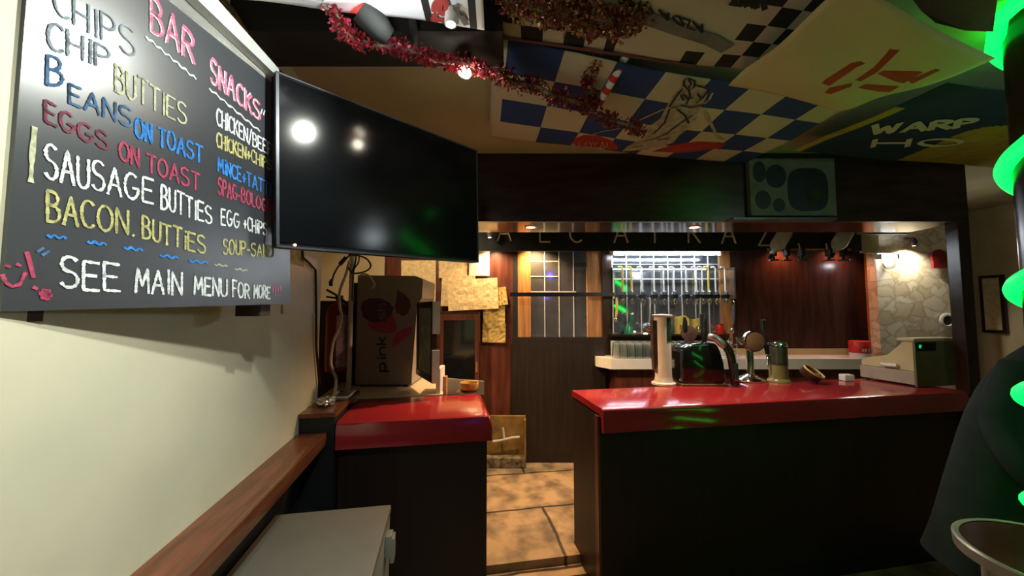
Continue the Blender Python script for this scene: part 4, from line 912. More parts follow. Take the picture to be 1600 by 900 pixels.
# dispensers with upturned bottles in front of the mahogany panel
zq = P(1260, 397, 3.5).z
hr = thing('bottle_rail', 'dark rail with orange edge carrying dispensers over the mahogany panel', 'rail', ab(P(1260, 390, 3.5).x, 3.52, zq))
MB(AB).tube([(P(1200, 390, 3.52).x, 3.53, zq+.05), (P(1330, 390, 3.52).x, 3.53, zq+.05)], .01).build('rail', 'orange_wood', hr, True)
d0 = None; d0x = 0
for px in (1208, 1229, 1252, 1295, 1318):
    x = P(px, 395, 3.5).x
    if d0 is None:
        d0x = x; d0 = thing('short_dispenser', 'short black spirit dispenser under the sign board by the mahogany panel', 'dispenser', ab(x, 3.5, zq-.06), 'short black dispensers over the mahogany panel')
        MB(AB).box(x-.016, x+.016, 3.47, 3.53, zq-.02, zq+.05, ch=.004).build('clamp', 'black_plastic', d0)
        MB(AB).lathe([(.012, zq-.02), (.014, zq-.05), (.045, zq-.055), (.045, zq-.062), (.001, zq-.064)], (x, 3.5, 0), 14).build('measure', 'black_plastic', d0, True)
        MB(AB).tube([(x-.01, 3.5, zq+.04), (x-.03, 3.49, zq+.10)], .007).build('stem', 'yellow_card', d0, True)
    else: c = copy_tree(d0); c.location = d0.location + ab(x-d0x, 0)
def bottle(px, py, label):
    p = P(px, py, 3.44); t = thing('upturned_bottle', label, 'bottle', ab(*p))
    mt = AB @ Matrix.Translation(p) @ Matrix.Rotation(R(32), 4, 'Y')
    MB(mt).lathe([(.014, -.09), (.016, -.04), (.05, 0), (.062, .03), (.064, .17), (.058, .185), (.001, .178), (.055, .17), (.056, .03), (.012, -.035), (.011, -.09)], n=20, caps=False).build('bottle_body', 'clear_plastic', t, True)
    MB(mt).lathe([(.018, -.11), (.018, -.07), (.001, -.07)], n=14).build('bottle_collar', 'black_plastic', t, True)
bottle(1212, 388, 'cloudy upturned bottle near the last sign letter'); bottle(1308, 386, 'cloudy upturned bottle at the right end of the sign board')
from mathutils.geometry import tessellate_polygon
# ------------------------------------------------------------------ beer taps on the long counter
ZC = 1.081
p = PZ(1037, 600, ZC)
tt = thing('tap_tower', 'tall white cylindrical beer tap tower at the left of the long counter', 'beer tap', ab(p.x, p.y, ZC))
hh = P(1037, 492, p.y).z - ZC; r = 0.058
MB(AB).lathe([(.085, 0), (.085, .012), (.066, .02), (r+.002, .045), (r, .06), (r, hh-.012)], (p.x, p.y, ZC), 32).build('column', 'tower_white', tt, True)
MB(AB).lathe([(r, hh-.012), (.07, hh-.006), (.07, hh+.002), (.001, hh+.006)], (p.x, p.y, ZC), 32).build('cap', 'white_paint', tt, True)
m = MB(AB); vs = []
for i in range(9):
    a = R(-80+75*i/8)
    for z in (hh*.62, hh-.02): vs.append((p.x+(r+.002)*math.cos(a), p.y+(r+.002)*math.sin(a), ZC+z))
m.add(vs, [(2*i, 2*i+2, 2*i+3, 2*i+1) for i in range(8)]); m.build('badge', 'green_badge', tt, True)
m = MB(AB); m.prism([(-.028, .10), (0, .16), (0, hh-.04), (-.035, hh-.04), (-.036, hh*.45)], ab(p.x-r+.012, p.y-.03, ZC), ab(1, 0), Vector((0, 0, 1)), ab(0, 1), .05); m.build('handle_housing', 'chip_brown', tt)
m = MB(AB); m.tube([(p.x-r-.01, p.y, ZC+hh*.78), (p.x-r-.045, p.y, ZC+hh*.78), (p.x-r-.055, p.y, ZC+hh*.80)], .012); m.build('side_nozzle', 'chrome', tt, True)
# black dome dispenser
p = PZ(1103, 603, ZC); w0, w1 = P(1066, 590, p.y).x, P(1132, 590, p.y).x
dd = thing('beer_dispenser', 'squat gloss black beer dispenser with curved spout on the long counter', 'beer dispenser', ab(p.x, p.y+.12, ZC))
hb = P(1100, 537, p.y).z - ZC
poly = [(w0, .012), (w1, .012), (w1+.012, .05), (w1+.004, hb*.55), (w1-.02, hb*.83)] + [(w0+(w1-w0)*(1-t), hb*(.86+.16*math.sin(math.pi*(.25+.75*t)*.9))) for t in (.15, .35, .55, .75)] + [(w0+.006, hb*.86), (w0, hb*.78)]
m = MB(); m.prism(poly, ab(0, p.y, ZC), ab(1, 0), Vector((0, 0, 1)), ab(0, 1), .22); body = m.build('body', 'gloss_black', dd)
bv = body.modifiers.new('soft edges', 'BEVEL'); bv.width = .018; bv.segments = 3; bv.limit_method = 'ANGLE'; bv.angle_limit = R(50)
for pl in body.data.polygons: pl.use_smooth = True
MB(AB).box(w0-.008, w1+.02, p.y-.012, p.y+.23, 0, .014, mtx=AB @ Matrix.Translation((0, 0, ZC)), ch=.004).build('base_plate', 'lens_brown', dd)
sx = w1
spt = [(sx-.10, p.y+.02, ZC+hb*1.12), (sx-.03, p.y, ZC+hb*1.08), (sx+.03, p.y-.01, ZC+hb*.85), (sx+.055, p.y-.01, ZC+hb*.5), (sx+.065, p.y-.01, ZC+hb*.2), (sx+.07, p.y-.01, ZC+.01)]
MB(AB).tube(smooth([Vector(q) for q in spt]), .028, n=14, taper=[.55+.45*min(1, i/8) for i in range(26)]).build('spout', 'gloss_black', dd, True)
MB(AB).tube(smooth([Vector((sx-.11, p.y+.0, ZC+hb*1.17)), Vector((sx-.06, p.y-.015, ZC+hb*1.13)), Vector((sx-.01, p.y-.03, ZC+hb*.92))]), .026, n=14, taper=[.5, .8, .95, 1, 1, 1, 1, 1, .95, .85, .5]).build('lever', 'steel', dd, True)
m = MB(AB); m.box(sx+.045, sx+.075, p.y-.045, p.y-.035, ZC+.04, ZC+hb*.55); m.build('spout_plate', 'chrome', dd)
# badge tap and black handle rising behind the dispenser
def lens_tap(pxb, pyb, disc_px, disc_py, r, label, facem, b_off=0.0, handle=True):
    p = PZ(pxb, pyb, ZC); t = thing('lens_tap', label, 'beer tap', ab(p.x, p.y, ZC)); c = P(disc_px, disc_py, p.y)
    MB(AB).lathe([(.095, 0), (.098, .008), (.09, .02), (.05, .04), (.03, .055), (.001, .055)], (p.x, p.y, ZC), 32).build('base', 'chrome', t, True)
    MB(AB).tube([(p.x, p.y, ZC+.04), (p.x, p.y, c.z-r*.6)], .026, n=16).build('stem', 'chrome', t, True)
    mt = AB @ Matrix.Translation((c.x, p.y-.02, c.z)) @ Matrix.Rotation(R(90), 4, 'X')
    MB(mt).lathe([(.001, -.05), (r*.7, -.05), (r, -.03), (r*1.02, 0), (r*.97, .012), (.9*r, .012)], n=32, caps=False).build('badge_rim', 'chrome', t, True)
    MB(mt).lathe([(.001, .016), (r*.6, .015), (r*.93, .010)], n=32, caps=False).build('badge_face', facem, t, True)
    m = MB(AB); m.tube([(c.x-r*.9, p.y+.01, c.z+.0), (c.x-r*1.35, p.y+.01, c.z+.02), (c.x-r*1.5, p.y+.01, c.z+.025)], r*.42, taper=[1, .45, .25], n=14); m.build('side_spindle', 'chrome', t, True)
    if handle:
        m = MB(AB); x = c.x + r*1.12
        m.tube([(x, p.y+.01, c.z+r*2.0), (x+.004, p.y+.01, c.z+r*.9), (x+.008, p.y+.01, c.z-.1*r), (x+.016, p.y, c.z-r*.8), (x+.014, p.y, c.z-r*1.25)], .017, taper=[.9, .95, .8, 1.0, .5], n=12); m.build('handle', 'gloss_black', t, True)
        MB(AB).lathe([(.017, 0), (.018, .006), (.001, .012)], (x, p.y+.01, c.z+r*2.0), 14).build('handle_cap', 'chrome', t, True)
    return t
lens_tap(1173, 595, 1176, 533, .080, 'chrome lens shaped beer tap with round brown badge and tall black handle', 'lens_brown')
p = P(1073, 545, 3.15)
t = thing('badge_tap', 'dark round badge beer tap with short black handle behind the black dispenser', 'beer tap', ab(p.x, 2.52+.5, ZC))
q = P(1076, 521, 2.98)
MB(AB).tube([(q.x-.02, 2.99, ZC), (q.x-.02, 2.99, q.z-.03)], .012).build('stem', 'steel', t, True)
MB(AB).lathe([(.04, 0), (.04, .01), (.014, .02)], (q.x-.02, 2.99, ZC), 18).build('base', 'steel', t, True)
MB().lathe([(.001, -.03), (.055, -.03), (.062, 0), (.001, .006)], n=24, mtx=AB @ Matrix.Translation((q.x, 2.97, q.z)) @ Matrix.Rotation(R(90), 4, 'X')).build('badge', 'chip_brown', t, True)
MB(AB).tube([(q.x-.03, 2.98, q.z+.02), (q.x-.026, 2.98, q.z+.09), (q.x-.03, 2.98, q.z+.13)], .018, taper=[1.2, 1, .5]).build('handle', 'gloss_black', t, True)
q = P(1101, 520, 2.98); t = thing('tall_tap_handle', 'tall plain black tap handle rising behind the black dispenser spout', 'beer tap', ab(q.x, 2.99, ZC))
MB(AB).lathe([(.035, 0), (.03, .02), (.012, .03), (.012, q.z-ZC-.07)], (q.x, 2.99, ZC), 16).build('stem', 'steel', t, True)
MB(AB).lathe([(.016, q.z-ZC-.09), (.022, q.z-ZC-.02), (.027, q.z-ZC+.14), (.022, q.z-ZC+.15), (.001, q.z-ZC+.152)], (q.x, 2.99, ZC), 18).build('handle', 'gloss_black', t, True)
# olive cylinder tap
p = PZ(1217, 596, ZC); hh = P(1217, 533, p.y).z - ZC; r = .062
t = thing('cylinder_tap', 'short dark and olive cylinder beer tap between lens tap and wooden ashtray', 'beer tap', ab(p.x, p.y, ZC))
MB(AB).lathe([(r+.016, 0), (r+.014, .01), (r, .025), (r, hh*.42)], (p.x, p.y, ZC), 30).build('lower_sleeve', 'olive', t, True)
MB(AB).lathe([(r+.001, hh*.42), (r+.001, hh*.90), (r-.008, hh*.97), (.001, hh)], (p.x, p.y, ZC), 30).build('upper_sleeve', 'dark_olive', t, True)
MB(AB).lathe([(r+.003, hh*.88), (r+.004, hh*.91), (r-.006, hh*.975), (r-.012, hh*.97)], (p.x, p.y, ZC), 30, caps=False).build('chrome_ring', 'chrome', t, True)
m = MB(AB); m.tube([(p.x-r, p.y, ZC+hh*.62), (p.x-r-.022, p.y-.01, ZC+hh*.64), (p.x-r-.03, p.y-.015, ZC+hh*.55), (p.x-r-.031, p.y-.015, ZC+hh*.38)], .009); m.build('nozzle', 'chrome', t, True)

# ------------------------------------------------------------------ cash register
pA, pB, pC = PZ(1334, 592, ZC), PZ(1431, 605, ZC), PZ(1502, 602, ZC)
w = (pC - pB); wl = w.length; w.normalize(); d = Vector((-w.y, w.x, 0)); dl = (pA-pB).dot(d); 
RM = AB @ Matrix(((w.x, d.x, 0, pB.x), (w.y, d.y, 0, pB.y), (0, 0, 1, ZC), (0, 0, 0, 1)))
dl = max(dl, .36)
cr = thing('cash_register', 'old beige cash register at the right end of the long counter', 'cash register', RM @ Vector((wl/2, dl/2, 0)))
sk = 0.12   # the drawer side leans out towards the staff side
MB(RM).box(0, wl, 0.0, dl, .012, .105, ch=.006).build('cash_drawer', 'grey_beige', cr)
for u in (.03, wl-.03):
    for v in (.03, dl-.03): MB(RM).lathe([(.014, 0), (.012, .012)], (u, v, 0), 10).build('foot', 'black_plastic', cr)
prof = [(0.0, .108), (dl-.01, .108), (dl-.005, .135), (dl-.03, .165), (.17, .205), (.05, .33), (0.0, .335)]
def side(u0, u1, pr, mname, nm):
    m = MB(RM); k = len(pr); m.add([(u0, y, z) for y, z in pr] + [(u1, y, z) for y, z in pr], [list(range(k)), list(range(k, 2*k))[::-1]] + [(i, i+k, (i+1) % k + k, (i+1) % k) for i in range(k)]); return m.build(nm, mname, cr)
side(0.012, .03, prof, 'beige_plastic', 'side_cheek'); side(wl-.03, wl-.012, prof, 'beige_plastic', 'side_cheek')
side(0.03, wl-.03, [(0.0, .108), (dl-.015, .108), (dl-.03, .15), (.17, .19), (.16, .21), (.06, .325), (0, .33)], 'beige_plastic', 'upper_case')
MB(RM).box(-.004, wl+.004, -.012, 0.002, .004, .318).build('back_panel', 'olive_back', cr)
MB(RM).box(0.0, wl, -.004, .10, .318, .34, ch=.006).build('top_cover', 'beige_plastic', cr)
di = MB(RM).box(.005, .17, -.02, -.011, .255, .312).build('customer_display', 'gloss_black', cr)
m = MB(RM)
for st in ([(.0, 0), (.0, 1)], [(.0, 1), (.5, .95)], [(0, .5), (.45, .45)], [(.5, .95), (.45, .45)], [(.0, 0), (.45, .0)]):
    m.tube([(.022+q[0]*.03, -.0215, .275+q[1]*.02) for q in st], .002, n=5)
m.build('display_digit', 'green_led', di)
kb = MB(RM)
for i in range(6):
    for j in range(4): kb.box(.06+i*.045, .095+i*.045, .19+j*.03, .213+j*.03, .17-j*.009+.012, .198-j*.009)
kb = kb.build('key_block', 'white_plastic', cr)
m = MB(RM); m.tube([(-.006, .10, .135), (-.008, .14, .133), (-.008, .20, .131)], .014, n=10); m.build('paper_curl', 'white_paint', cr, True)
q = PZ(1326, 594, ZC); tag(MB(AB).box(q.x-.07, q.x+.005, q.y-.05, q.y+.01, 1.081, 1.13, ch=.008).build('white_receipt_box', 'white_plastic'), 'small white box on the counter left of the cash register', 'box')

# ------------------------------------------------------------------ speaker panel on the fascia
x0, x1, z0, z1 = apxbox(1172, 247, 1306, 337, 2.46)
ws = thing('wall_speaker', 'pale square speaker panel with dark round openings high on the fascia', 'speaker', ab((x0+x1)/2, 2.47, z0))
MB(AB).box(x0, x1, 2.46, 2.50, z0, z1, ch=.004).build('baffle', 'speaker_pale', ws)
def hole(px, py, rx, ry, lab=None, sq=2.0):
    c = P(px, py, 2.455); a_, b_ = rx*2.455/F, ry*2.455/F; poly = []
    for i in range(28):
        t = 2*math.pi*i/28; cc, ss = math.cos(t), math.sin(t); poly.append((c.x + a_*math.copysign(abs(cc)**(2/sq), cc), c.z + b_*math.copysign(abs(ss)**(2/sq), ss)))
    m = MB(); m.prism(poly, ab(0, 2.459), ab(1, 0), Vector((0, 0, 1)), ab(0, -1), .003); m.build('opening', 'speaker_hole', ws)
hole(1193, 312, 12, 15); hole(1218, 320, 9, 11); hole(1213, 275, 16, 19); hole(1187, 268, 10, 17); hole(1263, 296, 32, 35, sq=3.2)
c = P(1273, 302, 2.45); MB().lathe([(.001, 0), (.05, .0), (.052, .004), (.001, .005)], n=24, mtx=AB @ Matrix.Translation((c.x, 2.4565, c.z)) @ Matrix.Rotation(R(90), 4, 'X')).build('cone', 'dark_olive', ws)
x0, x1, z0, z1 = apxbox(1146, 339, 1308, 343.5, 2.42)
tag(MB(AB).box(x0, x1, 2.42, 2.499, z0, z1, ch=.003).build('speaker_shelf', 'grey_edge'), 'narrow grey shelf strip under the pale speaker panel', 'shelf')

# ------------------------------------------------------------------ flags under the ceiling
def flag(name, label, O, eu, ev, nu, nv, pat, mats, sag=0.02, ripple=0.008, sub=2, part='cloth', clip=None, seed=0, drop=None):
    """cloth spread flat under the ceiling: O + i*eu + j*ev, one pattern cell per (i, j)"""
    t = thing(name, label, 'flag', O + eu*nu/2 + ev*nv/2)
    m = MB(); NU, NV = nu*sub, nv*sub; vs = []
    for j in range(NV+1):
        for i in range(NU+1):
            u, v = i/NU, j/NV; q = O + eu*(i/sub) + ev*(j/sub)
            z = -sag*4*u*(1-u)*(.4+v*(1-v)*2.4) + ripple*math.sin(7*u+3*v+seed)*math.cos(5*v-4*u+seed)
            if drop: z += drop(u, v)
            vs.append(q + Vector((0, 0, z)))
    fs, mi = [], []
    for j in range(NV):
        for i in range(NU):
            u, v = (i+.5)/sub, (j+.5)/sub
            if clip and not clip(u, v): continue
            fs.append((j*(NU+1)+i, j*(NU+1)+i+1, (j+1)*(NU+1)+i+1, (j+1)*(NU+1)+i)); mi.append(pat(u, v))
    bvh = BVHTree.FromPolygons(vs, fs)
    used = sorted({k for f_ in fs for k in f_}); rm = {k: n for n, k in enumerate(used)}
    m.v = [Vector(vs[k]) for k in used]; m.f = [[rm[k] for k in f_] for f_ in fs]; m.mi = mi
    o = m.build(part, mats, t, True); so = o.modifiers.new('cloth thickness', 'SOLIDIFY'); so.thickness = .0025; so.offset = -1 if True else 1
    return t, bvh
def decal(t, bvh, strokes, m, w, name, label=None, lift=.006):
    """print strokes given by direction from the doorway and laid onto the cloth"""
    mb = MB(); o = Vector((0, 0, H))
    for st in strokes:
        pts = []
        for px, py in st:
            x, f_, u = ray(px, py); dv_ = ab(x, f_, u).normalized(); h = bvh.ray_cast(o, dv_)
            if h[0] is not None: pts.append(h[0])
            elif len(pts) > 1: ribbon(mb, pts, Vector((0, 0, -1)), w, lift=lift); pts = []
        if len(pts) > 1: ribbon(mb, pts, Vector((0, 0, -1)), w, lift=lift)
    if mb.v:
        o_ = mb.build(name, m, t)
        if label: o_['label'] = label
def blob(t, bvh, poly, m, name, label=None, lift=.003):
    """a filled print: the outline is split finely and every corner laid onto the cloth"""
    o = Vector((0, 0, H)); bm = bmesh.new(); vs = [bm.verts.new((x, y, 0)) for x, y in poly]; bm.faces.new(vs)
    bmesh.ops.triangulate(bm, faces=bm.faces[:])
    for k in range(5):
        es = [e for e in bm.edges if e.calc_length() > 5]
        if not es: break
        bmesh.ops.subdivide_edges(bm, edges=es, cuts=1); bmesh.ops.triangulate(bm, faces=bm.faces[:])
    dead = []
    for v in bm.verts:
        x, f_, u = ray(v.co.x, v.co.y); h = bvh.ray_cast(o, ab(x, f_, u).normalized())
        if h[0] is None: dead.append(v)
        else: v.co = h[0] - Vector((0, 0, lift))
    bmesh.ops.delete(bm, geom=dead, context='VERTS')
    if len(bm.faces):
        mb = MB(); mb.bm(bm); o_ = mb.build(name, m, t)
        if label: o_['label'] = label
chk = lambda u, v: (int(math.floor(u)) + int(math.floor(v))) % 2
# white flag with black bars near the lamp
O = Z(360, -2, 2.46); E = Z(757, 46, 2.46); eu = (E-O)/16; ev = ab(.02, -.45)/10
def pat0(u, v): return 1 if (12.05 < u < 12.55 or 15.1 < u < 15.55) and v > .0 else 0
t, bv0 = flag('white_flag', 'bright white flag with black bars and red digits beside the lit ceiling lamp', O, eu, ev, 16, 10, pat0, ['flag_bright', 'flag_black'], sag=.0, ripple=.006, sub=4)
decal(t, bv0, [[(678+20*v, 8-22*(u-.5)) for u, v in resample(st, .06)] for st in lay('9', 0)] + [[(676, 27), (695, 29)], [(679, 20), (679, 29)]], 'badge_red', .016, 'red_digit', 'dark red digit print')
decal(t, bv0, [[(714, 7), (712, 32)], [(722, 24), (728, 34)]], 'flag_grey', .018, 'grey_bar')
decal(t, bv0, [[(470, 6), (520, 22)], [(590, 8), (640, 48)]], 'flag_grey', .006, 'seam')
blob(t, bv0, [(668, 33), (692, 28), (708, 34), (700, 56), (655, 57), (652, 48)], 'cardboard', 'tan_patch', 'tan patch on the white flag')
# black and white chequered flag
BL_, BR_ = Z(781, 57, 2.585), Z(1219, 117, 2.585); n1 = 15
eu = (BL_-BR_)/n1; ev = (Z(1342, 0, 2.585) - BR_); ev = ev.normalized()*eu.length
def pat1(u, v):
    if u < 4 or v < 1.0 and u > 3 and u < 6 or u > 9.5 and v < 2: return 1 if (int(u)+int(v)) % 2 == 1 else 0
    return 0
t, bv1 = flag('chequered_flag', 'white flag with black chequered border spread under the ceiling', BR_, eu, ev, n1, 11, pat1, ['flag_white', 'flag_black'], sag=.015, seed=1)
decal(t, bv1, [[(x, y) for x, y in st] for st in quad_text('AZDA CHIC', 1097, 36, 962, -10, 17, 14, 0, up=(.45, .9))], 'flag_black', .007, 'black_lettering', 'faint black lettering turned upside down')
decal(t, bv1, [[(x, y) for x, y in st] for st in quad_text('UNIT', 1192, -2, 1140, -9, 14, 12, 0, up=(.2, .95))], 'flag_black', .016, 'black_lettering', 'bold black lettering at the frame edge')
decal(t, bv1, [[(1015, 28), (1060, 44), (1110, 60), (1133, 72)]], 'flag_grey', .05, 'grey_band', 'grey band across the chequered flag')
decal(t, bv1, [[(785, 57), (880, 70), (980, 85), (1080, 100), (1150, 110), (1216, 117)]], 'flag_hem', .014, 'hem', 'dark pink hem')
decal(t, bv1, [[(1222, 114), (1262, 79), (1300, 40), (1330, 8)]], 'chip_brown', .014, 'hem', 'dark hem')
# blue and white chequered flag
O = Z(790, 57, 2.62); e1 = (Z(1040, 105, 2.62) - Z(794, 60, 2.62))/3; e2 = (Z(779, 213, 2.62) - Z(794, 60, 2.62))/4
O = Z(794, 60, 2.62) - e1*.25
def pat2(u, v):
    u -= .25
    if u < 0 or v > 3.95: return 1
    return chk(u, v)
t, bv2 = flag('blue_chequered_flag', 'large blue and white chequered flag with a pale standing figure', O, e1, e2, 8, 4, pat2, ['flag_blue', 'flag_white'], sag=.025, ripple=.010, sub=8, seed=2)
fig = [(1069, 122), (1075, 120), (1084, 124), (1086, 131), (1099, 134), (1107, 137), (1104, 150), (1098, 163), (1092, 172), (1088, 186), (1078, 199), (1062, 210), (1052, 222), (1040, 226), (1010, 233), (972, 236), (980, 228), (1002, 216), (1012, 198), (1032, 184), (1040, 168), (1050, 150), (1062, 138)]
blob(t, bv2, fig, 'figure_pale', 'figure_print', 'pale standing figure print')
decal(t, bv2, [[(1069, 122), (1076, 119), (1086, 124), (1084, 134), (1076, 138), (1068, 130), (1069, 122)], [(1076, 121), (1080, 128), (1076, 134)], [(1086, 130), (1100, 134), (1107, 137), (1098, 150)], [(1066, 136), (1055, 150), (1046, 164)], [(1068, 145), (1074, 152), (1082, 150)], [(1090, 144), (1096, 152), (1088, 158)], [(1050, 166), (1064, 162), (1080, 166), (1098, 162)], [(1058, 168), (1070, 178), (1076, 190)], [(1082, 178), (1060, 192), (1040, 208), (1018, 216), (1006, 218)], [(1028, 216), (1046, 214)], [(984, 228), (1004, 226)], [(1046, 168), (1038, 190), (1022, 206)], [(1076, 136), (1078, 148), (1072, 160)], [(1064, 146), (1068, 154)]], 'figure_ink', .009, 'figure_outline', 'black figure outline', .009)
decal(t, bv2, [[(1036, 169), (1012, 180), (992, 189)]], 'figure_pale', .013, 'ribbon_print', 'pale ribbon left of the figure')
decal(t, bv2, [[(1100, 172), (1110, 190), (1122, 214), (1132, 217)]], 'figure_pale', .015, 'ribbon_print', 'pale ribbon right of the figure')
decal(t, bv2, [[(1113, 144), (1108, 154), (1101, 160)]], 'figure_pale', .010, 'ribbon_print')
decal(t, bv2, [[(968, 199), (940, 204), (925, 209)]], 'figure_pale', .008, 'ribbon_print')
blob(t, bv2, [(893, 228), (897, 216), (912, 210), (935, 211), (955, 218), (965, 228), (966, 237), (940, 240), (905, 239)], 'badge_red', 'red_badge', 'dull red oval badge')
decal(t, bv2, [[(x, y) for x, y in st] for st in quad_text('LOYAL', 905, 228, 955, 229, 9, 9, 0)], 'figure_pale', .006, 'badge_lettering', None, .010)
blob(t, bv2, [(1018, 236), (1050, 226), (1090, 220), (1133, 222), (1128, 230), (1095, 235), (1060, 238)], 'badge_red', 'red_badge', 'long red scroll print')
# navy flag with pale capitals
O = Z(1238, 236, 2.60); eu = (Z(1560, 262, 2.57) - O)/16; ev = (Z(1480, 130, 2.56) - O)/8
def proj(p):
    q = p - Vector((0, 0, H)); a_ = q.x*cy - q.y*sy_; b_ = q.x*sy_ + q.y*cy
    d_ = b_*math.cos(PITCH) + q.z*math.sin(PITCH); return 800 + F*a_/d_, 450 - F*(q.z*math.cos(PITCH) - b_*math.sin(PITCH))/d_
def pat4(u, v):
    x, y = proj(O + eu*u + ev*v); return 1 if (u < .55 and v < 6) or y > 262 - .49*(x-1374) + (.0025*max(0, x-1470)**2) else 0
t, bv4 = flag('navy_flag', 'navy flag with pale capitals and mustard panel at the right end of the fascia', O, eu, ev, 16, 8, pat4, ['flag_navy', 'flag_yellow', 'flag_white'], sag=.02, sub=9, seed=3)
decal(t, bv4, [[(x, y) for x, y in st] for st in quad_text('WARP', 1362, 208, 1520, 196, 15, 13, 0, up=(.35, -.95))], 'flag_white', .028, 'pale_lettering', 'pale capitals of the upper line')
decal(t, bv4, [[(x, y) for x, y in st] for st in quad_text('HO', 1364, 228, 1500, 226, 12, 11, 0, up=(.3, -.95))], 'flag_white', .024, 'pale_lettering', 'pale capitals of the lower line')
# cream flag hanging lowest
cor = [PZ(1138, 133, 2.53), PZ(1330, -30, 2.47), PZ(1556, 92, 2.44), PZ(1312, 171, 2.50)]
cw = [ab(*c) for c in cor]
t = thing('cream_flag', 'cream flag with orange red emblem hanging lowest near the green light rope', 'flag', sum(cw, Vector())/4)
vs, fs, N = [], [], 24
edge = lambda u, v: -.035*math.sin(math.pi*u)*math.sin(math.pi*v) + .008*math.sin(9*u+4*v)
for j in range(N+1):
    for i in range(N+1):
        u, v = i/N, j/N; top = cw[0].lerp(cw[1], u); bot = cw[3].lerp(cw[2], u); q = top.lerp(bot, v)
        pinch = .05*math.sin(math.pi*u)*(v*v); q = q + ab(-.02, .10)*math.sin(math.pi*u)*v*0.5; vs.append(q + Vector((0, 0, edge(u, v))))
for j in range(N):
    for i in range(N): fs.append((j*(N+1)+i, j*(N+1)+i+1, (j+1)*(N+1)+i+1, (j+1)*(N+1)+i))
bv3 = BVHTree.FromPolygons(vs, fs); m = MB(); m.v = [Vector(q) for q in vs]; m.f = [list(f_) for f_ in fs]; m.mi = [0]*len(fs)
o = m.build('cloth', 'flag_cream', t, True); o.modifiers.new('cloth thickness', 'SOLIDIFY').thickness = .0025
for poly in ([(1284, 129), (1288, 124), (1330, 97), (1345, 94), (1352, 98), (1340, 103), (1296, 133)], [(1288, 144), (1296, 136), (1332, 128), (1330, 134), (1298, 146)], [(1336, 124), (1365, 104), (1385, 82), (1390, 75), (1406, 77), (1398, 85), (1370, 112), (1345, 126)], [(1371, 114), (1380, 109), (1412, 121), (1437, 110), (1442, 112), (1412, 129), (1398, 126)], [(1340, 136), (1352, 130), (1385, 139), (1400, 133), (1406, 134), (1390, 143), (1372, 142)], [(1418, 124), (1462, 106), (1470, 108), (1425, 130)]):
    blob(t, bv3, poly, 'flag_red', 'emblem_print', 'orange red emblem stroke', .003)
# brown cloth in the corner
cw = [Z(1415, -15, 2.56), Z(1560, -15, 2.56), Z(1552, 50, 2.52), Z(1462, 36, 2.53)]
m = MB(); m.add([cw[0], cw[1], cw[2], (cw[2]+cw[3])/2 + Vector((0, 0, -.01)), cw[3], (cw[3]+cw[0])/2 - Vector((0, 0, .012))], [(0, 1, 2, 3, 4, 5)])
o = m.build('brown_cloth', 'brown_cloth'); o.modifiers.new('cloth thickness', 'SOLIDIFY').thickness = .004; tag(o, 'brown cloth drooping from the ceiling beside the green light rope', 'cloth')

# ------------------------------------------------------------------ ceiling lamp and can spot
key = W(722, 114, 1.2)
cl = thing('ceiling_lamp', 'small glowing bulb lamp under the dark beam among pink tinsel', 'lamp', key)
dirn = Vector((-.5, -.3, -.8)).normalized(); mt = Matrix.Translation(key) @ (Vector((0, 0, 1)).rotation_difference(dirn)).to_matrix().to_4x4()
MB(mt).lathe([(.001, .0), (.018, -.002), (.024, -.012), (.02, -.03), (.012, -.04)], n=20, caps=False).build('bulb', 'warm_bulb', cl, True)
MB(mt).lathe([(.012, -.03), (.026, -.012), (.028, -.012), (.02, -.045), (.012, -.06)], n=20, caps=False).build('reflector', 'steel', cl, True)
MB().tube([key - dirn*.05, key + Vector((.02, .02, .11)), key + Vector((.02, .02, .30))], .008).build('stem', 'black_plastic', cl, True)
sc_ = W(583, 38, 1.03)
cs = thing('can_spot', 'black can spotlight with glowing red lens hung below the white flag', 'spot lamp', sc_)
ax = (W(608, 58, 1.06) - W(562, 14, 1.0)); ln = ax.length; ax.normalize(); mt = Matrix.Translation(W(562, 14, 1.0)) @ (Vector((0, 0, 1)).rotation_difference(ax)).to_matrix().to_4x4()
MB(mt).lathe([(.034, 0), (.036, .01), (.036, ln*.7), (.026, ln), (.001, ln)], n=24, caps=False).build('can', 'flag_black', cs, True)
MB(mt).lathe([(.001, .004), (.033, .006), (.033, .012)], n=24).build('red_lens', 'red_gel', cs, True)
MB().tube([sc_, sc_ + Vector((.01, .02, .10)), sc_ + Vector((.01, .02, .44-.0+2.69-2.69))], .007).build('bracket', 'black_plastic', cs, True)
# black strap hanging by the flag
tag(MB().tube([W(636, -10, 1.0), W(643, 22, 1.06), W(646, 45, 1.10), W(648, 72, 1.16)], .013, taper=[.5, .8, 1, .6]).build('black_strap', 'flag_black', None, True), 'black strap hanging beside the white flag and tinsel', 'strap')

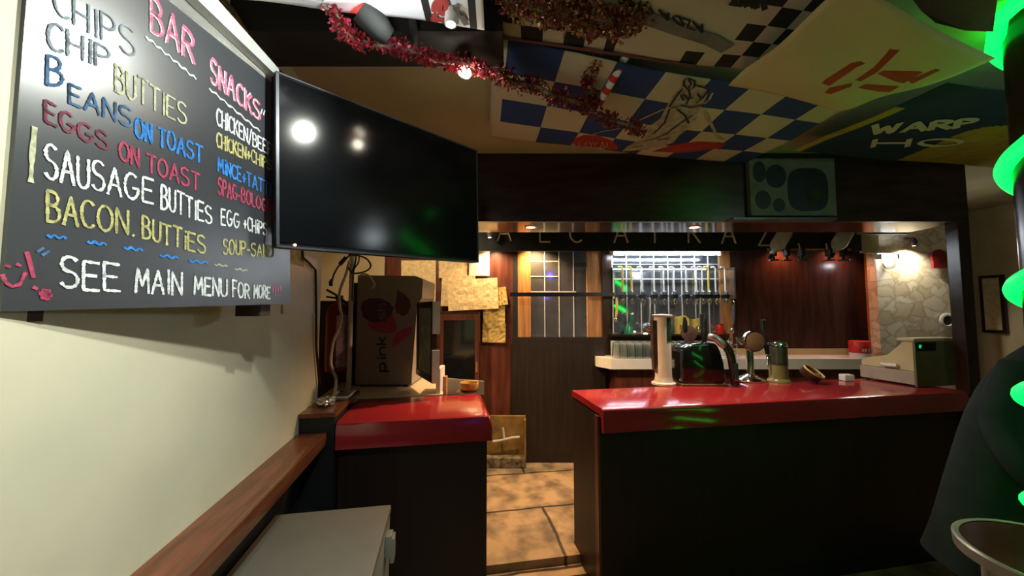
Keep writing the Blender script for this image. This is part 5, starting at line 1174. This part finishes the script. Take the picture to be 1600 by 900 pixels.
# ------------------------------------------------------------------ tinsel garlands
def garland(name, label, path, r, n, mats, core='taupe_garland', per=70, cat='garland', bright=None):
    pts = smooth([W(*q) for q in path], 8); t = thing(name, label, cat, pts[len(pts)//2])
    MB().tube(pts, r*.26, n=8).build('core', core, t, True)
    m = MB(); 
    for i in range(len(pts)-1):
        for k in range(n):
            if math.sin(i*.55)*.5 + .5 < random.random()*.8: continue
            c = pts[i].lerp(pts[i+1], random.random()); d_ = Vector((random.gauss(0, 1), random.gauss(0, 1), random.gauss(0, 1))).normalized(); s = d_.orthogonal().normalized(); q = c + d_*r*random.uniform(.25, 1.1)
            a_ = random.uniform(.003, .007); l_ = random.uniform(.006, .013); e = (d_+s*random.uniform(-.7, .7)).normalized()
            sd = e.cross(s).normalized()
            m.add([q - sd*a_, q + sd*a_, q + e*l_ + sd*a_*.4, q + e*l_ - sd*a_*.4, q + s*.0015], [(0, 1, 2, 3), (0, 4, 1), (3, 2, 4)], random.randrange(len(mats)))
    o = m.build('tinsel_fringe', mats, t); o['kind'] = 'stuff'
    return t
garland('tinsel_garland', 'pink tinsel garland draped under the dark beam to the lit lamp', [(505, -14, .98), (525, 18, 1.0), (535, 45, 1.03), (556, 62, 1.06), (590, 70, 1.08), (628, 75, 1.10), (660, 86, 1.12), (690, 96, 1.14), (722, 98, 1.16), (752, 108, 1.2), (775, 112, 1.26)], .026, 30, ['tinsel_pink', 'tinsel_pink', 'tinsel_red'])
garland('tinsel_garland', 'dark red tinsel garland hanging below the blue chequered flag', [(778, 113, 1.3), (805, 130, 1.4), (835, 133, 1.45), (865, 150, 1.5), (895, 158, 1.55), (920, 168, 1.6), (945, 185, 1.65), (975, 193, 1.7), (1003, 203, 1.76)], .034, 40, ['tinsel_red'])
garland('tinsel_garland', 'dark red tinsel strand dropping from the bronze tinsel to the blue flag', [(924, 40, 1.16), (925, 55, 1.27), (926, 70, 1.38), (930, 92, 1.44), (922, 115, 1.5), (918, 135, 1.55), (928, 155, 1.6), (922, 172, 1.62)], .028, 30, ['tinsel_red'])
garland('tinsel_garland', 'bushy bronze tinsel garland along the ceiling over the chequered flag', [(792, -8, .99), (830, 6, 1.03), (865, 14, 1.06), (900, 24, 1.10), (940, 30, 1.12), (975, 36, 1.14), (995, 24, 1.14)], .05, 90, ['tinsel_gold', 'tinsel_gold', 'tinsel_red'])
q0, q1 = W(985, 76, 1.42), W(936, 162, 1.62)
st_ = thing('striped_tube', 'red and white striped tinsel tube hanging under the blue flag', 'decoration', (q0+q1)/2); N = 9
for k in range(N):
    MB().tube([q0.lerp(q1, k/N), q0.lerp(q1, (k+.5)/N), q0.lerp(q1, (k+1)/N)], .017, n=12).build('red_stripe' if k % 2 == 0 else 'white_stripe', 'red_plastic' if k % 2 == 0 else 'white_paint', st_, True)
m = MB(); rp = [W(x, y, b) for x, y, b in ((797, -5, 1.2), (788, 25, 1.22), (779, 55, 1.25), (768, 75, 1.27), (760, 88, 1.28))]; w_ = [.008, .014, .016, .026, .03]
m.add([p + ab(-k, 0) for p, k in zip(rp, w_)] + [p + ab(k, 0.01) for p, k in zip(rp, w_)], [(i, i+1, 6+i, 5+i) for i in range(4)])
o = m.build('pink_ribbon', 'ribbon_pink'); o.modifiers.new('ribbon thickness', 'SOLIDIFY').thickness = .002; tag(o, 'pink ribbon hanging at the left corner of the blue chequered flag', 'ribbon')

# ------------------------------------------------------------------ column with the green light rope
pc = Vector((1.92, 1.28, 0))
tag(MB(AB).lathe([(.125, 0), (.125, .12), (.107, .14), (.105, 2.69)], pc, 28).build('round_column', 'dark_wood', None, True), 'dark round column wrapped in green light rope at the right edge', 'column')
lr = thing('light_rope', 'glowing green light rope wound round the dark column', 'light rope', ab(pc.x, pc.y, .6)); pts = []
turns = [(2.72, .123), (2.20, .122), (1.75, .122), (1.37, .122), (1.0, .122), (.62, .122)]
pts = [ab(*PZ(1612, -12, 2.668)), ab(*PZ(1585, 8, 2.667)), ab(*PZ(1560, 32, 2.662))]
for i in range(len(turns)-1):
    for k in range(40):
        f_ = k/40; z = turns[i][0] + (turns[i+1][0]-turns[i][0])*f_; r = turns[i][1]
        if i == 0 and f_ < .16: continue
        a = R(180) - 2*math.pi*f_; pts.append(ab(pc.x + r*math.cos(a), pc.y + r*math.sin(a), z))
MB().tube(pts, .025, n=12).build('rope', 'rope', lr, True)

# ------------------------------------------------------------------ round high table by the column
tcn = Vector((1.503, 1.0425, 0)); zt_ = .95; r = .213
ta = thing('round_table', 'small round high table with pale rim and glossy dark top by the green lit column', 'table', ab(tcn.x, tcn.y, 0))
MB(AB).lathe([(.001, zt_-.004), (r-.014, zt_-.004), (r-.014, zt_-.03), (.001, zt_-.03)], tcn, 48, caps=False).build('top', 'table_top', ta, True)
MB(AB).lathe([(r-.014, zt_-.035), (r, zt_-.033), (r+.002, zt_-.004), (r-.004, zt_), (r-.014, zt_-.002)], tcn, 48, caps=False).build('rim', 'pale_rim', ta, True)
for k in range(4):
    a = R(178 + 90*k); m = MB(AB); q = tcn + Vector((math.cos(a)*(r-.02), math.sin(a)*(r-.02), 0))
    m.tube([(q.x, q.y, 0), (q.x, q.y, zt_-.03)], .017, n=12); m.build('leg', 'pale_rim', ta, True)
m = MB(AB); m.lathe([(r-.03, .30), (r-.012, .30), (r-.012, .325), (r-.03, .325)], tcn, 40, caps=False); m.build('foot_ring', 'pale_rim', ta, True)

# ------------------------------------------------------------------ person at the right end of the bar
pbn = 1.76
def S(px, py): return P(px, py, pbn)
pe = thing('person', 'person in a long dark teal coat standing turned away beyond the green lit column', 'person', ab(2.35, pbn, 0))
secs = [(.50, 2.28, .375, .20), (.62, 2.29, .335, .19), (.80, 2.33, .315, .18), (.97, 2.38, .30, .175), (1.12, 2.43, .29, .17), (1.24, 2.48, .275, .16), (1.34, 2.52, .235, .145), (1.41, 2.555, .18, .12), (1.46, 2.58, .115, .095), (1.50, 2.60, .075, .075)]
n = 40; vs = []
for k, (z, c, hw, hd) in enumerate(secs):
    for i in range(n):
        a = 2*math.pi*i/n; fold = 1 + (.035*math.sin(7*a+.7)*max(0, (1.2-z)) if z < 1.2 else 0)
        vs.append((c + hw*math.cos(a)*fold, pbn + hd*math.sin(a)*fold, z + (.03*math.sin(3*a) if k == 0 else 0)))
m = MB(AB); m.add(vs, [(k*n+i, k*n+(i+1) % n, (k+1)*n+(i+1) % n, (k+1)*n+i) for k in range(len(secs)-1) for i in range(n)]); 
o = m.build('coat', 'coat', pe, True); o['label'] = 'long dark teal coat flaring at the hem'
sb = o.modifiers.new('smooth cloth', 'SUBSURF'); sb.levels = 1; sb.render_levels = 1
for sgn in (-1, 1):
    m = MB(AB); b_ = pbn - .02
    m.tube(smooth([Vector((2.53 + sgn*.20, b_, 1.36)), Vector((2.46 + sgn*.27, b_-.02, 1.12)), Vector((2.42 + sgn*.25, b_-.13, .93)), Vector((2.42 + sgn*.17, b_-.17, .86))]), .062, n=14, taper=[1.05]*5 + [.95]*5 + [.85]*6); m.build('sleeve', 'coat', pe, True)
# head, neck, legs and hands as one continuous surface
def skin(nodes, links, name, m, parent):
    me = bpy.data.meshes.new(name); off = root_of(parent).location
    me.from_pydata([tuple(ab(*q[0]) - off) for q in nodes], links, []); me.materials.append(M[m])
    o = bpy.data.objects.new(name, me); C.objects.link(o); o.parent = parent
    sk = o.modifiers.new('skin', 'SKIN'); sk.use_smooth_shade = True
    for v, q in zip(me.skin_vertices[0].data, nodes): v.radius = (q[1], q[1] if len(q) < 3 else q[2])
    me.skin_vertices[0].data[0].use_root = True
    s = o.modifiers.new('smooth', 'SUBSURF'); s.levels = 2; s.render_levels = 2; return o
hx, hz = 2.64, 1.60
nod = [((2.40, pbn, .92), .13), ((2.47, pbn, 1.2), .13), ((2.58, pbn, 1.42), .09), ((2.60, pbn, 1.49), .052), ((2.63, pbn, 1.55), .060), ((2.645, pbn, 1.62), .082), ((2.645, pbn, 1.69), .072), ((2.64, pbn, 1.73), .035)]
lnk = [(i, i+1) for i in range(7)]
for sgn in (-1, 1):
    k = len(nod); nod += [((2.36, pbn+sgn*.10, .84), .09), ((2.37, pbn+sgn*.105, .48), .058), ((2.35, pbn+sgn*.11, .10), .04), ((2.40, pbn+sgn*.11, .05), .036), ((2.50, pbn+sgn*.115, .035), .03)]
    lnk += [(0, k), (k, k+1), (k+1, k+2), (k+2, k+3), (k+3, k+4)]
skin(nod, lnk, 'body', 'skin', pe)
for sgn in (-1, 1):
    # hands meet in front, fingers curled
    ob = Vector((2.42 + sgn*.17, pbn-.19, .86)); hn = [((ob.x, ob.y, ob.z), .024), ((ob.x-sgn*.04, ob.y-.02, ob.z-.01), .036, .018), ((ob.x-sgn*.075, ob.y-.03, ob.z-.02), .034, .015)]; hl = [(0, 1), (1, 2)]
    for f_ in range(4):
        k = len(hn); dz = .025 - f_*.017; L1 = (.028, .032, .03, .022)[f_]
        hn += [((ob.x-sgn*(.08+L1), ob.y-.04, ob.z-.02+dz), .0085), ((ob.x-sgn*(.085+L1*1.2), ob.y-.025, ob.z-.032+dz), .0075)]; hl += [(2, k), (k, k+1)]
    k = len(hn); hn += [((ob.x-sgn*.05, ob.y-.045, ob.z+.025), .010), ((ob.x-sgn*.075, ob.y-.055, ob.z+.035), .0085)]; hl += [(1, k), (k, k+1)]
    skin(hn, hl, 'hand', 'skin', pe)
m = MB(AB)
vs = []; bm = bmesh.new(); bmesh.ops.create_uvsphere(bm, u_segments=24, v_segments=16, radius=1)
for v in bm.verts: v.co = Vector((hx - .004 + v.co.x*.098, pbn + v.co.y*.092, 1.655 + max(v.co.z, -.75 if v.co.x < .25 else .1)*.105))
m.bm(bm); m.build('hair', 'hair', pe, True)
m = MB(AB); m.tube([(hx+.08, pbn, 1.645), (hx+.115, pbn, 1.605), (hx+.09, pbn, 1.595)], .013, taper=[.6, 1, .8]); m.build('nose', 'skin', pe, True)
m = MB(AB)
for sgn in (-1, 1): m.lathe([(.001, 0), (.012, .003), (.001, .008)], n=12, mtx=AB @ Matrix.Translation((hx+.078, pbn+sgn*.033, 1.645)) @ Matrix.Rotation(R(90), 4, 'Y'))
m.build('eyes', 'white_paint', pe)
MB(AB).tube([(hx+.076, pbn-.026, 1.567), (hx+.088, pbn, 1.563), (hx+.076, pbn+.026, 1.567)], .006).build('mouth', 'badge_red', pe, True)
for sgn in (-1, 1):
    MB(AB).lathe([(.012, 0), (.026, .004), (.028, .012), (.01, .012)], n=16, mtx=AB @ Matrix.Translation((hx-.005, pbn+sgn*.082, 1.62)) @ Matrix.Rotation(R(-90*sgn), 4, 'X')).build('ear', 'skin', pe, True)
    m = MB(AB); m.tube([(2.36, pbn+sgn*.10, .86), (2.37, pbn+sgn*.105, .48), (2.36, pbn+sgn*.11, .09)], .085, taper=[1.1, .9, .8], n=16); m.build('trouser_leg', 'trouser', pe, True)
    m = MB(AB); m.tube([(2.30, pbn+sgn*.11, .04), (2.38, pbn+sgn*.112, .05), (2.48, pbn+sgn*.118, .038), (2.56, pbn+sgn*.12, .03)], .045, taper=[.8, 1, .85, .6], n=14); m.build('shoe', 'gloss_black', pe, True)

# ------------------------------------------------------------------ the dim room beyond the post, and blue lamps behind the doorway
qa, qb, qc, qd = [on_plane(x, y, Vector((5.58, 0, 0)), Vector((1, 0, 0))) for x, y in ((1533, 480), (1572, 480), (1552, 430), (1552, 520))]
ya, yb, z0, z1 = min(qa.y, qb.y), max(qa.y, qb.y), qd.z, qc.z
fn = thing('framed_notice', 'dim beige framed notice on the far wall beyond the dark post', 'notice', (5.58, (ya+yb)/2, z0))
MB().box(5.57, 5.598, ya, yb, z0, z1).build('frame', 'dark_wood', fn); MB().box(5.564, 5.57, ya+.03, yb-.03, z0+.03, z1-.03).build('notice_paper', 'paper', fn)
def lamp_ball(name, label, loc, m, drop):
    t = thing(name, label, 'lamp', loc); MB().lathe([(.001, -.02), (.03, -.01), (.035, .01), (.02, .04), (.012, .05)], Vector(loc), 18).build('bulb', m, t, True)
    MB().tube([Vector(loc)+Vector((0, 0, .05)), Vector(loc)+Vector((0, 0, drop))], .008).build('stem', 'black_plastic', t, True)
def can_light(loc, label, m='cool_bulb', top=2.69, r=.022):
    t = thing('ceiling_spot', label, 'spot lamp', loc); MB().lathe([(.001, .0), (r, .002), (r, .006)], Vector(loc), 18).build('bulb', m, t, True)
    MB().lathe([(r, .0), (r+.004, .0), (r+.003, .03), (.008, .04), (.006, top-loc.z)], Vector(loc), 18, caps=False).build('can', 'white_plastic', t, True)
can_light(LK, 'small bright spot lamp tucked under the white flag', top=2.46, r=.013); can_light(WASH + Vector((0, 0, .01)), 'ceiling spot lamp over the doorway washing the cream wall', 'warm_bulb'); can_light(ALC, 'added unseen spot lamp behind the television brightening the alcove', 'warm_bulb')
g_ = thing('globe_lamp', 'unseen white glass globe lamp right of the flags that also fills the room', 'lamp', GLOBE)
bm = bmesh.new(); bmesh.ops.create_uvsphere(bm, u_segments=24, v_segments=16, radius=.10); MB(Matrix.Translation(GLOBE)).bm(bm).build('globe', 'globe', g_, True)
MB().tube([GLOBE + Vector((0, 0, .09)), GLOBE + Vector((0, 0, .19))], .012).build('stem', 'black_plastic', g_, True)
lamp_ball('blue_lamp', 'blue party lamp on a long stem, lower of the two', ab(.94, -2.0, 2.0), 'blue_bulb', .69)
lamp_ball('blue_lamp', 'blue party lamp close to the ceiling, higher of the two', ab(.98, -1.6, 2.50), 'blue_bulb', .19)
